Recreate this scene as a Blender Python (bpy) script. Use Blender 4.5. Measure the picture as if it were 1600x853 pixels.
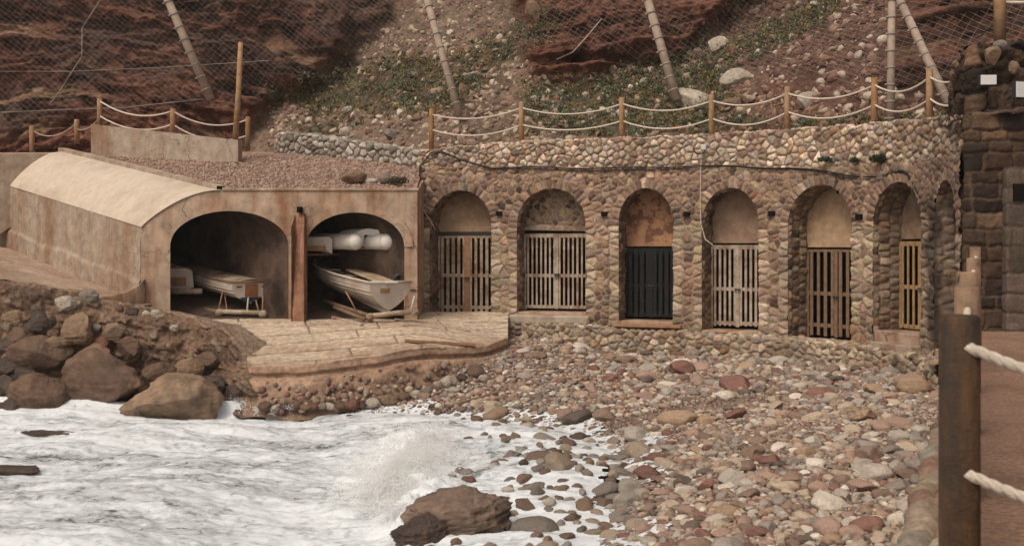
import bpy, bmesh, math, random
import numpy as np
from mathutils import Vector, Matrix
R = math.radians
random.seed(7); rng = np.random.default_rng(7)
for o in list(bpy.data.objects): bpy.data.objects.remove(o)
S = bpy.context.scene; COL = S.collection

# ------------------------------------------------ camera, sky, sun, exposure
EYE = 3.6; F = 1700.0; HOR = 383.0              # eye height over the sea; focal length and horizon in photo pixels (1600 x 853)
cam_d = bpy.data.cameras.new('camera'); cam = bpy.data.objects.new('camera', cam_d); COL.objects.link(cam)
cam.location = (0, 0, EYE); cam.rotation_euler = (R(90), 0, 0)
cam_d.sensor_width = 36; cam_d.lens = 36*F/1600; cam_d.shift_y = -(426.5-HOR)/1600
cam_d.clip_end = 600; cam_d.clip_start = .05
cam_d.dof.use_dof = True; cam_d.dof.focus_distance = 25; cam_d.dof.aperture_fstop = 4.5
S.camera = cam
S.view_settings.view_transform = 'Standard'; S.view_settings.look = 'None'; S.view_settings.gamma = 1
S.view_settings.exposure = 0.30
w = bpy.data.worlds.new('World'); S.world = w; w.use_nodes = True; nt = w.node_tree
SUN_EL, SUN_AZ = R(52), R(215)                   # high thin sun behind the camera's left shoulder, seen through cloud
sky = nt.nodes.new('ShaderNodeTexSky'); sky.sky_type = 'NISHITA'; sky.sun_disc = False
sky.sun_elevation = SUN_EL; sky.sun_rotation = SUN_AZ; sky.dust_density = 4; sky.ozone_density = .6
hs = nt.nodes.new('ShaderNodeHueSaturation'); hs.inputs['Saturation'].default_value = .22
nt.links.new(sky.outputs[0], hs.inputs['Color']); wt = nt.nodes.new('ShaderNodeVectorMath'); wt.operation = 'MULTIPLY'; wt.inputs[1].default_value = (1.06, .965, .89)   # warm overcast
nt.links.new(hs.outputs[0], wt.inputs[0]); nt.links.new(wt.outputs[0], nt.nodes['Background'].inputs[0])
nt.nodes['Background'].inputs[1].default_value = .105
sd = bpy.data.lights.new('sun', 'SUN'); sd.energy = 1.3; sd.angle = R(22); sd.color = (1, .90, .76)
sun = bpy.data.objects.new('sun', sd); COL.objects.link(sun)
sv = Vector((math.sin(SUN_AZ)*math.cos(SUN_EL), math.cos(SUN_AZ)*math.cos(SUN_EL), math.sin(SUN_EL)))
sun.rotation_euler = sv.to_track_quat('Z', 'Y').to_euler()

def at(px, py, Y):                                # photo pixel + distance -> world point
    return Vector(((px-800)*Y/F, Y, EYE+(HOR-py)*Y/F))

# ------------------------------------------------ noise
def _h(ix, iy, iz, seed):
    h = (ix.astype(np.int64)*374761393 + iy.astype(np.int64)*668265263 + iz.astype(np.int64)*2147483647 + seed*974634777) & 0xffffffff
    h = ((h ^ (h >> 13))*1274126177) & 0xffffffff
    h = (h ^ (h >> 16)) & 0xffffffff
    h = (h*2246822519) & 0xffffffff; h = h ^ (h >> 15)
    return (h & 0xffffff)/float(0xffffff)
def vnoise(x, y, z=0.0, seed=0):
    x, y, z = np.broadcast_arrays(np.asarray(x, float), np.asarray(y, float), np.asarray(z, float))
    ix, iy, iz = np.floor(x), np.floor(y), np.floor(z)
    fx, fy, fz = x-ix, y-iy, z-iz
    fx = fx*fx*fx*(fx*(fx*6-15)+10); fy = fy*fy*fy*(fy*(fy*6-15)+10); fz = fz*fz*(3-2*fz)
    def L(a, b, t): return a+(b-a)*t
    c = lambda a, b, d: _h(ix+a, iy+b, iz+d, seed)
    lo = L(L(c(0,0,0), c(1,0,0), fx), L(c(0,1,0), c(1,1,0), fx), fy)
    if np.all(fz == 0): return lo*2-1
    hi = L(L(c(0,0,1), c(1,0,1), fx), L(c(0,1,1), c(1,1,1), fx), fy)
    return L(lo, hi, fz)*2-1
def fbm(x, y, z=0.0, oct=4, seed=0, gain=.5, ridge=False):
    s = 0; a = 1; t = 0
    for i in range(oct):
        n = vnoise(np.asarray(x)*2**i+i*17.3, np.asarray(y)*2**i-i*9.1, np.asarray(z)*2**i, seed+i)
        if ridge: n = 1-2*np.abs(n)
        s = s+a*n; t += a; a *= gain
    return s/t
def sstep(a, b, x):
    t = np.clip((np.asarray(x, float)-a)/(b-a), 0, 1); return t*t*(3-2*t)

# ------------------------------------------------ object helpers
ORG = {}
def tag(o, label=None, cat=None, group=None, kind=None):
    if label: o['label'] = label
    if cat: o['category'] = cat
    if group: o['group'] = group
    if kind: o['kind'] = kind
    return o
def thing(name, label, cat, loc=(0,0,0), group=None, mat=None):
    o = bpy.data.objects.new(name, None); COL.objects.link(o); o.empty_display_size = .2
    if mat is not None: o.matrix_world = mat; ORG[o.name] = None
    else: o.location = loc; ORG[o.name] = Vector(loc)
    return tag(o, label, cat, group)
def link(name, me, m, parent=None, smooth=True, org=None):
    """link a mesh; vertices are in world coordinates unless the parent thing carries a rotation (then they are local)"""
    o = bpy.data.objects.new(name, me); COL.objects.link(o)
    if m is not None and len(me.materials) == 0: me.materials.append(m)
    if smooth: me.polygons.foreach_set('use_smooth', np.ones(len(me.polygons), bool))
    off = None
    if parent is not None:
        o.parent = parent; off = ORG.get(parent.name); ORG[o.name] = off
    elif org is not None:
        off = Vector(org); o.location = off
    if off is not None: me.transform(Matrix.Translation(-off))
    return o
def np_mesh(name, V, faces, col=None, attrs=None):
    """V (n,3); faces (m,k) array"""
    me = bpy.data.meshes.new(name); faces = np.asarray(faces, np.int32); m, k = faces.shape
    me.vertices.add(len(V)); me.vertices.foreach_set('co', np.asarray(V, np.float32).ravel())
    me.loops.add(m*k); me.loops.foreach_set('vertex_index', faces.ravel())
    me.polygons.add(m); me.polygons.foreach_set('loop_start', np.arange(0, m*k, k, dtype=np.int32))
    me.polygons.foreach_set('loop_total', np.full(m, k, np.int32)); me.update(calc_edges=True)
    if col is not None:
        a = me.color_attributes.new('col', 'FLOAT_COLOR', 'POINT'); c = np.ones((len(V), 4), np.float32); c[:, :3] = np.clip(col, 0, 1)
        a.data.foreach_set('color', c.ravel())
    for kx, v in (attrs or {}).items():
        a = me.attributes.new(kx, 'FLOAT', 'POINT'); a.data.foreach_set('value', np.asarray(v, np.float32).ravel())
    me.validate(); return me
def grid_mesh(name, P, keep=None, col=None, attrs=None, flip=False):
    n, m = P.shape[:2]; idx = np.arange(n*m).reshape(n, m)
    f = np.stack([idx[:-1,:-1], idx[1:,:-1], idx[1:,1:], idx[:-1,1:]], -1)
    if flip: f = f[..., ::-1]
    f = f[keep] if keep is not None else f.reshape(-1, 4)
    V = P.reshape(-1, 3); u = np.unique(f); mp = np.full(n*m, -1); mp[u] = np.arange(len(u)); f = mp[f]
    return np_mesh(name, V[u], f, None if col is None else col.reshape(-1, 3)[u], {k: np.asarray(v).reshape(-1)[u] for k, v in (attrs or {}).items()})
class MB:
    """collects boxes, tubes, prisms in one mesh"""
    def __init__(s): s.bm = bmesh.new()
    def box(s, c, d, rot=None, bev=0):
        g = bmesh.ops.create_cube(s.bm, size=1); vs = g['verts']
        M = Matrix.Translation(Vector(c)) @ (rot.to_4x4() if rot else Matrix()) @ Matrix.Diagonal((*d, 1))
        bmesh.ops.transform(s.bm, matrix=M, verts=vs)
        if bev: bmesh.ops.bevel(s.bm, geom=list({e for v in vs for e in v.link_edges}), offset=bev, segments=1, affect='EDGES')
        return s
    def tube(s, pts, r, seg=8, cap=True, jit=0):
        pts = [Vector(p) for p in pts]; n = len(pts); rr = r if hasattr(r, '__len__') else [r]*n; rings = []
        t0 = (pts[1]-pts[0]).normalized(); up = Vector((0,0,1)) if abs(t0.z) < .9 else Vector((1,0,0)); a = t0.cross(up).normalized()
        for i, p in enumerate(pts):
            t = (pts[min(i+1,n-1)]-pts[max(i-1,0)]).normalized(); a = (a-t*a.dot(t)).normalized(); b = t.cross(a)
            rings.append([s.bm.verts.new(p+(a*math.cos(q)+b*math.sin(q))*rr[i]*(1+random.uniform(-jit,jit))) for q in [2*math.pi*k/seg for k in range(seg)]])
        for i in range(n-1):
            for k in range(seg):
                s.bm.faces.new((rings[i][k], rings[i][(k+1)%seg], rings[i+1][(k+1)%seg], rings[i+1][k]))
        if cap: s.bm.faces.new(rings[0][::-1]); s.bm.faces.new(rings[-1])
        return s
    def prism(s, pts, d):
        """pts: closed loop of 3D points, extruded by vector d"""
        d = Vector(d); a = [s.bm.verts.new(Vector(p)) for p in pts]; b = [s.bm.verts.new(Vector(p)+d) for p in pts]; n = len(pts)
        s.bm.faces.new(a[::-1]); s.bm.faces.new(b)
        for i in range(n): s.bm.faces.new((a[i], a[(i+1)%n], b[(i+1)%n], b[i]))
        return s
    def quadgrid(s, rows, close=False):
        vv = [[s.bm.verts.new(Vector(p)) for p in r] for r in rows]
        for i in range(len(vv)-1):
            m = len(vv[i])
            for k in range(m if close else m-1): s.bm.faces.new((vv[i][k], vv[i][(k+1)%m], vv[i+1][(k+1)%m], vv[i+1][k]))
        return vv
    def build(s, name, m, parent=None, smooth=False, org=None):
        bmesh.ops.recalc_face_normals(s.bm, faces=s.bm.faces)
        me = bpy.data.meshes.new(name); s.bm.to_mesh(me); s.bm.free()
        return link(name, me, m, parent, smooth, org)

# ------------------------------------------------ materials (all procedural)
def mat(name, base, rough=.85, var=.25, scale=6, bump=.2, bscale=30, tint2=None, t2scale=1.5, t2lo=.45, t2hi=.62, attr=False, objcol=False, spec=.3, streak=False, metallic=0, bdist=.02, crack=0, bmap=None):
    m = bpy.data.materials.new(name); m.use_nodes = True; n = m.node_tree.nodes; l = m.node_tree.links; b = n['Principled BSDF']
    b.inputs['Roughness'].default_value = rough; b.inputs['Specular IOR Level'].default_value = spec; b.inputs['Metallic'].default_value = metallic
    tc = n.new('ShaderNodeTexCoord'); geo = n.new('ShaderNodeNewGeometry')
    vec = geo.outputs['Position'] if not objcol else tc.outputs['Object']
    def noise(sc, det=5, v=None, rg=.6):
        x = n.new('ShaderNodeTexNoise'); x.inputs['Scale'].default_value = sc; x.inputs['Detail'].default_value = det; x.inputs['Roughness'].default_value = rg
        l.new(v or vec, x.inputs['Vector']); return x
    if attr: src = n.new('ShaderNodeAttribute'); src.attribute_name = 'col'; c = src.outputs['Color']
    elif objcol: src = n.new('ShaderNodeObjectInfo'); c = src.outputs['Color']
    else: src = n.new('ShaderNodeRGB'); src.outputs[0].default_value = (*base, 1); c = src.outputs[0]
    if tint2:
        v2 = vec
        if streak:
            mp = n.new('ShaderNodeMapping'); mp.inputs['Scale'].default_value = (1, 1, .18); l.new(vec, mp.inputs['Vector']); v2 = mp.outputs[0]
        x = noise(t2scale, 6, v2, .65); r = n.new('ShaderNodeMapRange'); r.inputs['From Min'].default_value = t2lo; r.inputs['From Max'].default_value = t2hi
        l.new(x.outputs['Fac'], r.inputs['Value']); mx = n.new('ShaderNodeMix'); mx.data_type = 'RGBA'
        l.new(r.outputs[0], mx.inputs['Factor']); l.new(c, mx.inputs['A']); mx.inputs['B'].default_value = (*tint2, 1); c = mx.outputs['Result']
    if crack:
        wn = noise(1.7, 5); wa = n.new('ShaderNodeVectorMath'); wa.operation = 'MULTIPLY_ADD'; l.new(wn.outputs['Color'], wa.inputs[0]); wa.inputs[1].default_value = (.9,.9,.9); l.new(vec, wa.inputs[2])
        vo = n.new('ShaderNodeTexVoronoi'); vo.feature = 'DISTANCE_TO_EDGE'; vo.inputs['Scale'].default_value = crack; l.new(wa.outputs[0], vo.inputs['Vector'])
        gate_ = noise(.9, 3); gr_ = n.new('ShaderNodeMapRange'); gr_.inputs['From Min'].default_value = .45; gr_.inputs['From Max'].default_value = .6; gr_.inputs['To Max'].default_value = .75; l.new(gate_.outputs['Fac'], gr_.inputs['Value'])
        cr_ = n.new('ShaderNodeMapRange'); cr_.inputs['From Min'].default_value = .004; cr_.inputs['From Max'].default_value = .022; cr_.inputs['To Min'].default_value = 1; cr_.inputs['To Max'].default_value = 0; l.new(vo.outputs['Distance'], cr_.inputs['Value'])
        cm = n.new('ShaderNodeMath'); cm.operation = 'MULTIPLY'; l.new(gr_.outputs[0], cm.inputs[0]); l.new(cr_.outputs[0], cm.inputs[1])
        pt = noise(3.3, 8, None, .75); pr_ = n.new('ShaderNodeMapRange'); pr_.inputs['From Min'].default_value = .56; pr_.inputs['From Max'].default_value = .64; pr_.inputs['To Max'].default_value = .35; l.new(pt.outputs['Fac'], pr_.inputs['Value'])
        cx = n.new('ShaderNodeMath'); cx.operation = 'MAXIMUM'; l.new(cm.outputs[0], cx.inputs[0]); l.new(pr_.outputs[0], cx.inputs[1])
        mx = n.new('ShaderNodeMix'); mx.data_type = 'RGBA'; l.new(cx.outputs[0], mx.inputs['Factor']); l.new(c, mx.inputs['A']); mx.inputs['B'].default_value = (.13,.085,.06,1); c = mx.outputs['Result']
    x = noise(scale, 7); r = n.new('ShaderNodeMapRange'); r.inputs['From Min'].default_value = .3; r.inputs['From Max'].default_value = .7
    r.inputs['To Min'].default_value = 1-var; r.inputs['To Max'].default_value = 1+var; l.new(x.outputs['Fac'], r.inputs['Value'])
    mu = n.new('ShaderNodeVectorMath'); mu.operation = 'MULTIPLY'; l.new(c, mu.inputs[0]); l.new(r.outputs[0], mu.inputs[1]); l.new(mu.outputs[0], b.inputs['Base Color'])
    if bump:
        bv = None
        if bmap: mp_ = n.new('ShaderNodeMapping'); mp_.inputs['Scale'].default_value = bmap; l.new(vec, mp_.inputs['Vector']); bv = mp_.outputs[0]
        x = noise(bscale, 8, bv, .7); bp = n.new('ShaderNodeBump'); bp.inputs['Strength'].default_value = bump; bp.inputs['Distance'].default_value = bdist
        l.new(x.outputs['Fac'], bp.inputs['Height']); l.new(bp.outputs[0], b.inputs['Normal'])
    return m
M = {}
M['masonry'] = mat('masonry_stone', (0,0,0), .92, .30, 22, .8, 45, attr=True, spec=.15)
M['cliff'] = mat('cliff_rock', (0,0,0), .95, .45, 6, 1.0, 5, attr=True, spec=.1, bdist=.16, bmap=(1,1,3.2))
M['ground'] = mat('bare_ground', (0,0,0), .95, .35, 9, .8, 40, attr=True, spec=.1)
M['gravel'] = mat('gravel_base', (0,0,0), .9, .45, 28, 1, 50, attr=True, spec=.25)
M['pebble'] = mat('pebble', (0,0,0), .75, .22, 16, .25, 60, attr=True, spec=.3)
M['stone'] = mat('beach_stone', (0,0,0), .75, .26, 7, .35, 30, objcol=True, spec=.3, tint2=None)
M['boulder'] = mat('boulder_rock', (0,0,0), .62, .42, 3.2, 1.0, 12, objcol=True, spec=.35, bdist=.06, tint2=(.085,.058,.044), t2scale=2.2, t2lo=.46, t2hi=.75)
M['bank'] = mat('bank_rubble', (0,0,0), .9, .5, 12, 1.0, 16, attr=True, spec=.15, bdist=.09)
M['concrete'] = mat('weathered_concrete', (.40,.295,.215), .92, .28, 3.0, .8, 16, tint2=(.27,.14,.08), t2scale=1.3, streak=True, spec=.15, crack=.9)
M['concrete_side'] = mat('grey_weathered_concrete', (.37,.30,.235), .92, .22, 4, .6, 16, tint2=(.26,.165,.11), t2scale=.9, streak=True, spec=.15, crack=1.3)
M['roofcement'] = mat('pale_cement_screed', (.54,.455,.365), .95, .10, 5, .5, 40, tint2=(.45,.37,.29), t2scale=.7, spec=.1)
M['rust'] = mat('rust_stained_concrete', (.30,.16,.10), .9, .35, 5, .5, 25, tint2=(.15,.07,.045), t2scale=3, streak=True, spec=.15)
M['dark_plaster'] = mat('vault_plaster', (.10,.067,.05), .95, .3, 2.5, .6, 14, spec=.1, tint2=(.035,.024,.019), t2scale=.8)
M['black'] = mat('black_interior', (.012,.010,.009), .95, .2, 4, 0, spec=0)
M['wood_grey'] = mat('weathered_grey_wood', (.38,.30,.225), .9, .28, 9, .4, 50, tint2=(.20,.12,.075), t2scale=2.2, spec=.15)
M['wood_pale'] = mat('bleached_wood', (.40,.33,.26), .9, .25, 9, .4, 50, tint2=(.24,.16,.11), t2scale=2.5, spec=.15)
M['wood_brown'] = mat('brown_wood', (.19,.12,.078), .85, .3, 9, .4, 50, spec=.2)
M['wood_rust'] = mat('reddish_board', (.30,.17,.10), .85, .3, 8, .4, 50, spec=.2)
M['wood_ochre'] = mat('ochre_varnished_wood', (.34,.215,.11), .7, .25, 8, .3, 50, spec=.3)
M['wood_black'] = mat('black_painted_wood', (.017,.0175,.018), .75, .3, 8, .2, 40, spec=.15)
M['post'] = mat('round_post_wood', (.33,.21,.12), .8, .25, 6, .4, 35, tint2=(.30,.15,.055), t2scale=2, spec=.25)
M['post_near'] = mat('treated_post_wood', (.13,.062,.018), .7, .35, 10, .6, 40, tint2=(.035,.022,.014), t2scale=3, streak=True, spec=.4)
M['post_mid'] = mat('worn_post_wood', (.25,.165,.105), .8, .3, 7, .4, 35, tint2=(.13,.08,.05), t2scale=3, spec=.25)
M['pole'] = mat('grey_pole', (.38,.295,.23), .85, .25, 6, .3, 30, spec=.3)
M['rope'] = mat('white_rope', (.62,.54,.45), .9, .15, 30, .6, 90, spec=.1)
M['cable'] = mat('black_cable', (.018,.015,.014), .6, .1, 10, 0, spec=.3)
M['wire'] = mat('galvanised_wire', (.27,.225,.19), .6, .2, 3, 0, spec=.4)
M['white_paint'] = mat('weathered_white_paint', (.56,.50,.43), .6, .2, 6, .3, 25, tint2=(.34,.22,.145), t2scale=3, t2lo=.44, t2hi=.74, spec=.35)
M['hull_blue'] = mat('blue_antifouling', (.03,.05,.11), .7, .2, 5, .1, 20, spec=.3)
M['orange'] = mat('orange_brown_varnish', (.26,.11,.05), .6, .25, 9, .2, 30, spec=.35)
M['float'] = mat('float_white', (.66,.62,.56), .5, .1, 4, .1, 20, spec=.4)
M['lampwhite'] = mat('lamp_white_housing', (.62,.62,.60), .4, .05, 10, 0, spec=.4)
M['plastic_dark'] = mat('dark_plastic', (.03,.028,.026), .5, .1, 10, 0, spec=.4)
M['foam_spray'] = mat('spray_white', (.80,.80,.79), .6, .05, 4, 0, spec=.2)
M['leaf'] = mat('leaf', (0,0,0), .8, .3, 5, 0, attr=True, spec=.2)
def plaster(name, base, t2, lo=.45, hi=.6, sc=1.6): return mat(name, base, .93, .2, 6, .4, 25, tint2=t2, t2scale=sc, t2lo=lo, t2hi=hi, spec=.1)

# ------------------------------------------------ stone faces
PAL_LOW = [((.29,.205,.14),5),((.235,.165,.115),5),((.25,.20,.16),3),((.40,.31,.22),2.4),((.34,.245,.155),3),((.26,.135,.075),.5),((.10,.068,.052),1.6),((.165,.112,.083),3.2)]
PAL_TOP = [((.44,.345,.25),4),((.37,.28,.20),4),((.34,.285,.23),3),((.52,.43,.33),2.6),((.25,.175,.125),2),((.33,.215,.13),.7),((.17,.12,.095),1)]
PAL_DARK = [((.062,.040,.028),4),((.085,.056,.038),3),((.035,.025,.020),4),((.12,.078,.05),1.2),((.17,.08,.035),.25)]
PAL_GREY = [((.38,.34,.29),4),((.31,.275,.235),3),((.46,.42,.36),3),((.26,.22,.18),2)]
PAL_EDGE = [((.30,.22,.16),3),((.40,.31,.23),2),((.22,.14,.10),2),((.33,.27,.22),2)]
def pick(pal, n):
    c = np.array([p[0] for p in pal]); wt = np.array([p[1] for p in pal], float); i = rng.choice(len(pal), n, p=wt/wt.sum())
    return c[i]*rng.uniform(.70, 1.26, (n, 1))*rng.uniform(.95, 1.05, (n, 3))
def voro(U, V, seeds, block=.5, pad=.7):
    u, v = U.ravel(), V.ravel(); f1 = np.full(u.shape, 9.); e = np.zeros(u.shape); ids = np.zeros(u.shape, int)
    for b in np.arange(u.min(), u.max()+1e-6, block):
        sel = np.where((u >= b) & (u < b+block))[0]
        if not len(sel): continue
        ss = np.where((seeds[:,0] > b-pad) & (seeds[:,0] < b+block+pad))[0]
        for ch in np.array_split(sel, max(1, len(sel)*len(ss)//4000000+1)):
            d = (u[ch,None]-seeds[ss,0])**2+(v[ch,None]-seeds[ss,1])**2
            k = np.argpartition(d, 1, axis=1)[:, :2]; dd = np.take_along_axis(d, k, 1); sw = dd[:,0] > dd[:,1]; k[sw] = k[sw][:, ::-1]; dd[sw] = dd[sw][:, ::-1]
            a, c = ss[k[:,0]], ss[k[:,1]]; sep = np.hypot(*(seeds[a]-seeds[c]).T)+1e-6
            f1[ch] = np.sqrt(dd[:,0]); e[ch] = (dd[:,1]-dd[:,0])/(2*sep); ids[ch] = a
    return f1.reshape(U.shape), e.reshape(U.shape), ids.reshape(U.shape)
def jgrid(u0, u1, v0, v1, su, sv, jit=.38, brick=False):
    out = []; v = v0-sv; r = 0
    while v < v1+sv:
        u = u0-su+(su/2 if r % 2 else 0)
        while u < u1+su: out.append((u+random.uniform(-jit,jit)*su, v+random.uniform(-jit,jit)*sv*(.35 if brick else 1))); u += su
        v += sv; r += 1
    return out
def darts(u0, u1, v0, v1, rs=(.13,.095,.07), n=(90,260,600)):
    out = []; H = {}; c = .3
    for r, k in zip(rs, n):
        for _ in range(int(k*(u1-u0)*(v1-v0)/6)):
            u = random.uniform(u0, u1); v = random.uniform(v0, v1); ci, cj = int(u//c), int(v//c); ok = True
            for i in (-1,0,1):
                for j in (-1,0,1):
                    for (a_, b_, q) in H.get((ci+i,cj+j), ()):
                        if ((a_-u)*.9)**2+((b_-v)*1.15)**2 < (r+q)**2*.92: ok = False; break
                    if not ok: break
                if not ok: break
            if ok: H.setdefault((ci,cj), []).append((u,v,r)); out.append((u,v))
    return out
def stone_relief(U, V, seeds, pal, relief, mortar, seed=0, joint=.012, warp=.03, ash=None, over=None):
    if ash:
        U2 = U+fbm(U*5, V*5, 0, 3, seed+5)*warp; V2 = V+fbm(U*5+40, V*5, 0, 3, seed+9)*warp; e, ids = ashlar(U2, V2, ash[0], ash[1], seed+50); n = 997; off = rng.uniform(-.5,.6,n); cols = pick(pal, n)
        h = relief*(1-np.exp(-np.maximum(e-joint*.6,0)/.014))*(1+off[ids])+fbm(U*8, V*8, 0, 5, seed+21, gain=.65)*relief*.8; mm = 1-sstep(joint*.5, joint*1.6, e)
        col = cols[ids]*(1+.25*fbm(U*6, V*6, 0, 4, seed+3))[...,None]; return h, col*(1-mm[...,None])+np.array(mortar)*mm[...,None]
    wu = U+fbm(U*6, V*6, 0, 3, seed+5)*warp; wv = V+fbm(U*6+40, V*6, 0, 3, seed+9)*warp
    f1, e, ids = voro(wu, wv, seeds); n = len(seeds)
    off = rng.uniform(-.35, .5, n); tl = rng.uniform(-.22, .22, (n, 2)); cols = pick(pal, n)
    if over: cols[over[0]] = pick(over[1], len(over[0]))
    h = relief*(1-np.exp(-np.maximum(e-joint*.6, 0)/.02))*(1+off[ids]) + (tl[ids,0]*(wu-seeds[ids,0])+tl[ids,1]*(wv-seeds[ids,1]))*sstep(0, .03, e)
    h = h+fbm(U*14, V*14, 0, 4, seed+21)*relief*.42+fbm(U*2.2, V*2.2, 0, 3, seed+22)*.03
    mm = 1-sstep(joint*.5, joint*1.5, e)
    col = cols[ids]*(1+.30*fbm(U*9, V*9, 0, 4, seed+3))[...,None]*(1+.30*fbm(U*.7, V*.7, 0, 4, seed+31))[...,None]
    mc = np.array(mortar)*(1+.25*fbm(U*5, V*5, 0, 2, seed+4))[...,None]
    return h, col*(1-mm[...,None])+mc*mm[...,None]
class Path:
    def __init__(s, pts, res=.02, side=1, smooth=0):
        P = np.array(pts, float)
        if smooth:
            t = np.linspace(0, len(P)-1, len(P)*40); i = np.clip(t.astype(int), 0, len(P)-2); f = (t-i)[:,None]
            p0 = P[np.maximum(i-1,0)]; p1 = P[i]; p2 = P[i+1]; p3 = P[np.minimum(i+2,len(P)-1)]
            P = .5*((2*p1)+(-p0+p2)*f+(2*p0-5*p1+4*p2-p3)*f*f+(-p0+3*p1-3*p2+p3)*f**3)
        d = np.hypot(*np.diff(P, axis=0).T); s.cum = np.concatenate([[0], np.cumsum(d)]); s.P = P; s.L = s.cum[-1]; s.side = side
    def p(s, u): u = np.asarray(u, float); return np.stack([np.interp(u, s.cum, s.P[:,0]), np.interp(u, s.cum, s.P[:,1])], -1)
    def t(s, u, h=.06):
        u = np.asarray(u, float); a = np.clip(u-h, 0, s.L); b = np.clip(u+h, 0, s.L); d = s.p(b)-s.p(a); return d/(np.linalg.norm(d, axis=-1, keepdims=True)+1e-9)
    def n(s, u, h=.06): t = s.t(u, h); return np.stack([t[...,1], -t[...,0]], -1)*s.side
    def u_at_px(s, px):
        uu = np.linspace(0, s.L, 3000); q = s.p(uu); return float(uu[np.argmin(np.abs(800+F*q[:,0]/q[:,1]-px))])
def ashlar(u, v, hgt, wid, seed):
    v = v+.012*fbm(u*2, v*2, 0, 2, seed); rows = np.cumsum(np.random.default_rng(seed).uniform(.72,1.3,60)*hgt); r = np.searchsorted(rows, np.maximum(v,0)+.3*0); lo = np.where(r > 0, rows[np.maximum(r-1,0)], 0); hi = rows[np.minimum(r,59)]
    wr = wid*(.75+.5*_h(r, r*0, r*0, seed)); uu = u/wr+_h(r, r*0+1, r*0, seed)*7; k = np.floor(uu); j0 = (_h(k, r, r*0, seed+1)-.5)*.5; j1 = (_h(k+1, r, r*0, seed+1)-.5)*.5
    sh = uu-k < j0; k = np.where(sh, k-1, k); j0n = (_h(k, r, r*0, seed+1)-.5)*.5; j1n = (_h(k+1, r, r*0, seed+1)-.5)*.5; sh2 = uu-k > 1+j1n; k = np.where(sh2, k+1, k); j0n = (_h(k, r, r*0, seed+1)-.5)*.5; j1n = (_h(k+1, r, r*0, seed+1)-.5)*.5
    eu = np.minimum(uu-k-j0n, 1+j1n-(uu-k))*wr; ev = np.minimum(v-lo, hi-v); c = .05; e = np.minimum(eu, ev)-np.maximum(c-np.maximum(eu,ev),0)*.6
    return e, (k*131+r*7919).astype(np.int64) % 997
def stone_wall(name, path, zb, zt, pal, parent, spacing=.19, sv=None, relief=.035, mortar=(.30,.22,.155), res=.022, top=.3, seeds=None, brick=False, seed=0, opens=(), colmod=None, org=None, joint=.012, jit=.38, warp=.03, batter=0, ash=None, over=None):
    nu = int(path.L/res)+1; us = np.linspace(0, path.L, nu); zb_, zt_ = zb(us), zt(us)
    nf = int((zt_-zb_).max()/res)+1; ntp = max(2, int(top/res)+1)
    tf = np.linspace(0, 1, nf); V = zb_[:,None]+(zt_-zb_)[:,None]*tf[None]; V = np.concatenate([V, zt_[:,None]+np.linspace(res, top, ntp)[None]], 1)
    U = np.repeat(us[:,None], V.shape[1], 1)
    if seeds is None: q_ = spacing/.19; seeds = np.array(darts(-.1, path.L+.1, zb_.min()-.1, zt_.max()+top+.1, (.125*q_,.09*q_,.065*q_), (60/q_**2,240/q_**2,700/q_**2)))
    keep = None
    inside = np.zeros(U.shape, bool)
    for (uc, a, vs, r) in opens:
        du = U-uc; q = np.where(V > vs, np.hypot(du/a, (V-vs)/r), np.abs(du)/a); ins = q < 1; inside |= ins
        near = ins & (q > .93)
        U = np.where(near, uc+du/np.maximum(q,.01), U); V = np.where(near & (V > vs), vs+(V-vs)/np.maximum(q,.01), V)
    if len(opens): keep = ~(inside[:-1,:-1] & inside[1:,:-1] & inside[1:,1:] & inside[:-1,1:])
    h, col = stone_relief(U, V, seeds, pal, relief, mortar, seed, joint, warp, ash, over)
    T = zt_[:,None]*np.ones_like(V); over = np.maximum(V-T, 0); P2 = path.p(U); N = path.n(U)
    lip = np.exp(-over/.05)
    z = np.minimum(V, T)+np.where(V > T, h*(1-lip*.7), 0); out = np.where(V > T, -over+h*lip, h) - batter*(np.minimum(V,T)-zb_[:,None])
    P = np.concatenate([P2+N*out[...,None], z[...,None]], -1)
    if colmod is not None: col = colmod(P, col)
    me = grid_mesh(name, P, keep, col, flip=(path.side < 0))
    return link(name, me, M['masonry'], parent, True, org)

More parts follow.
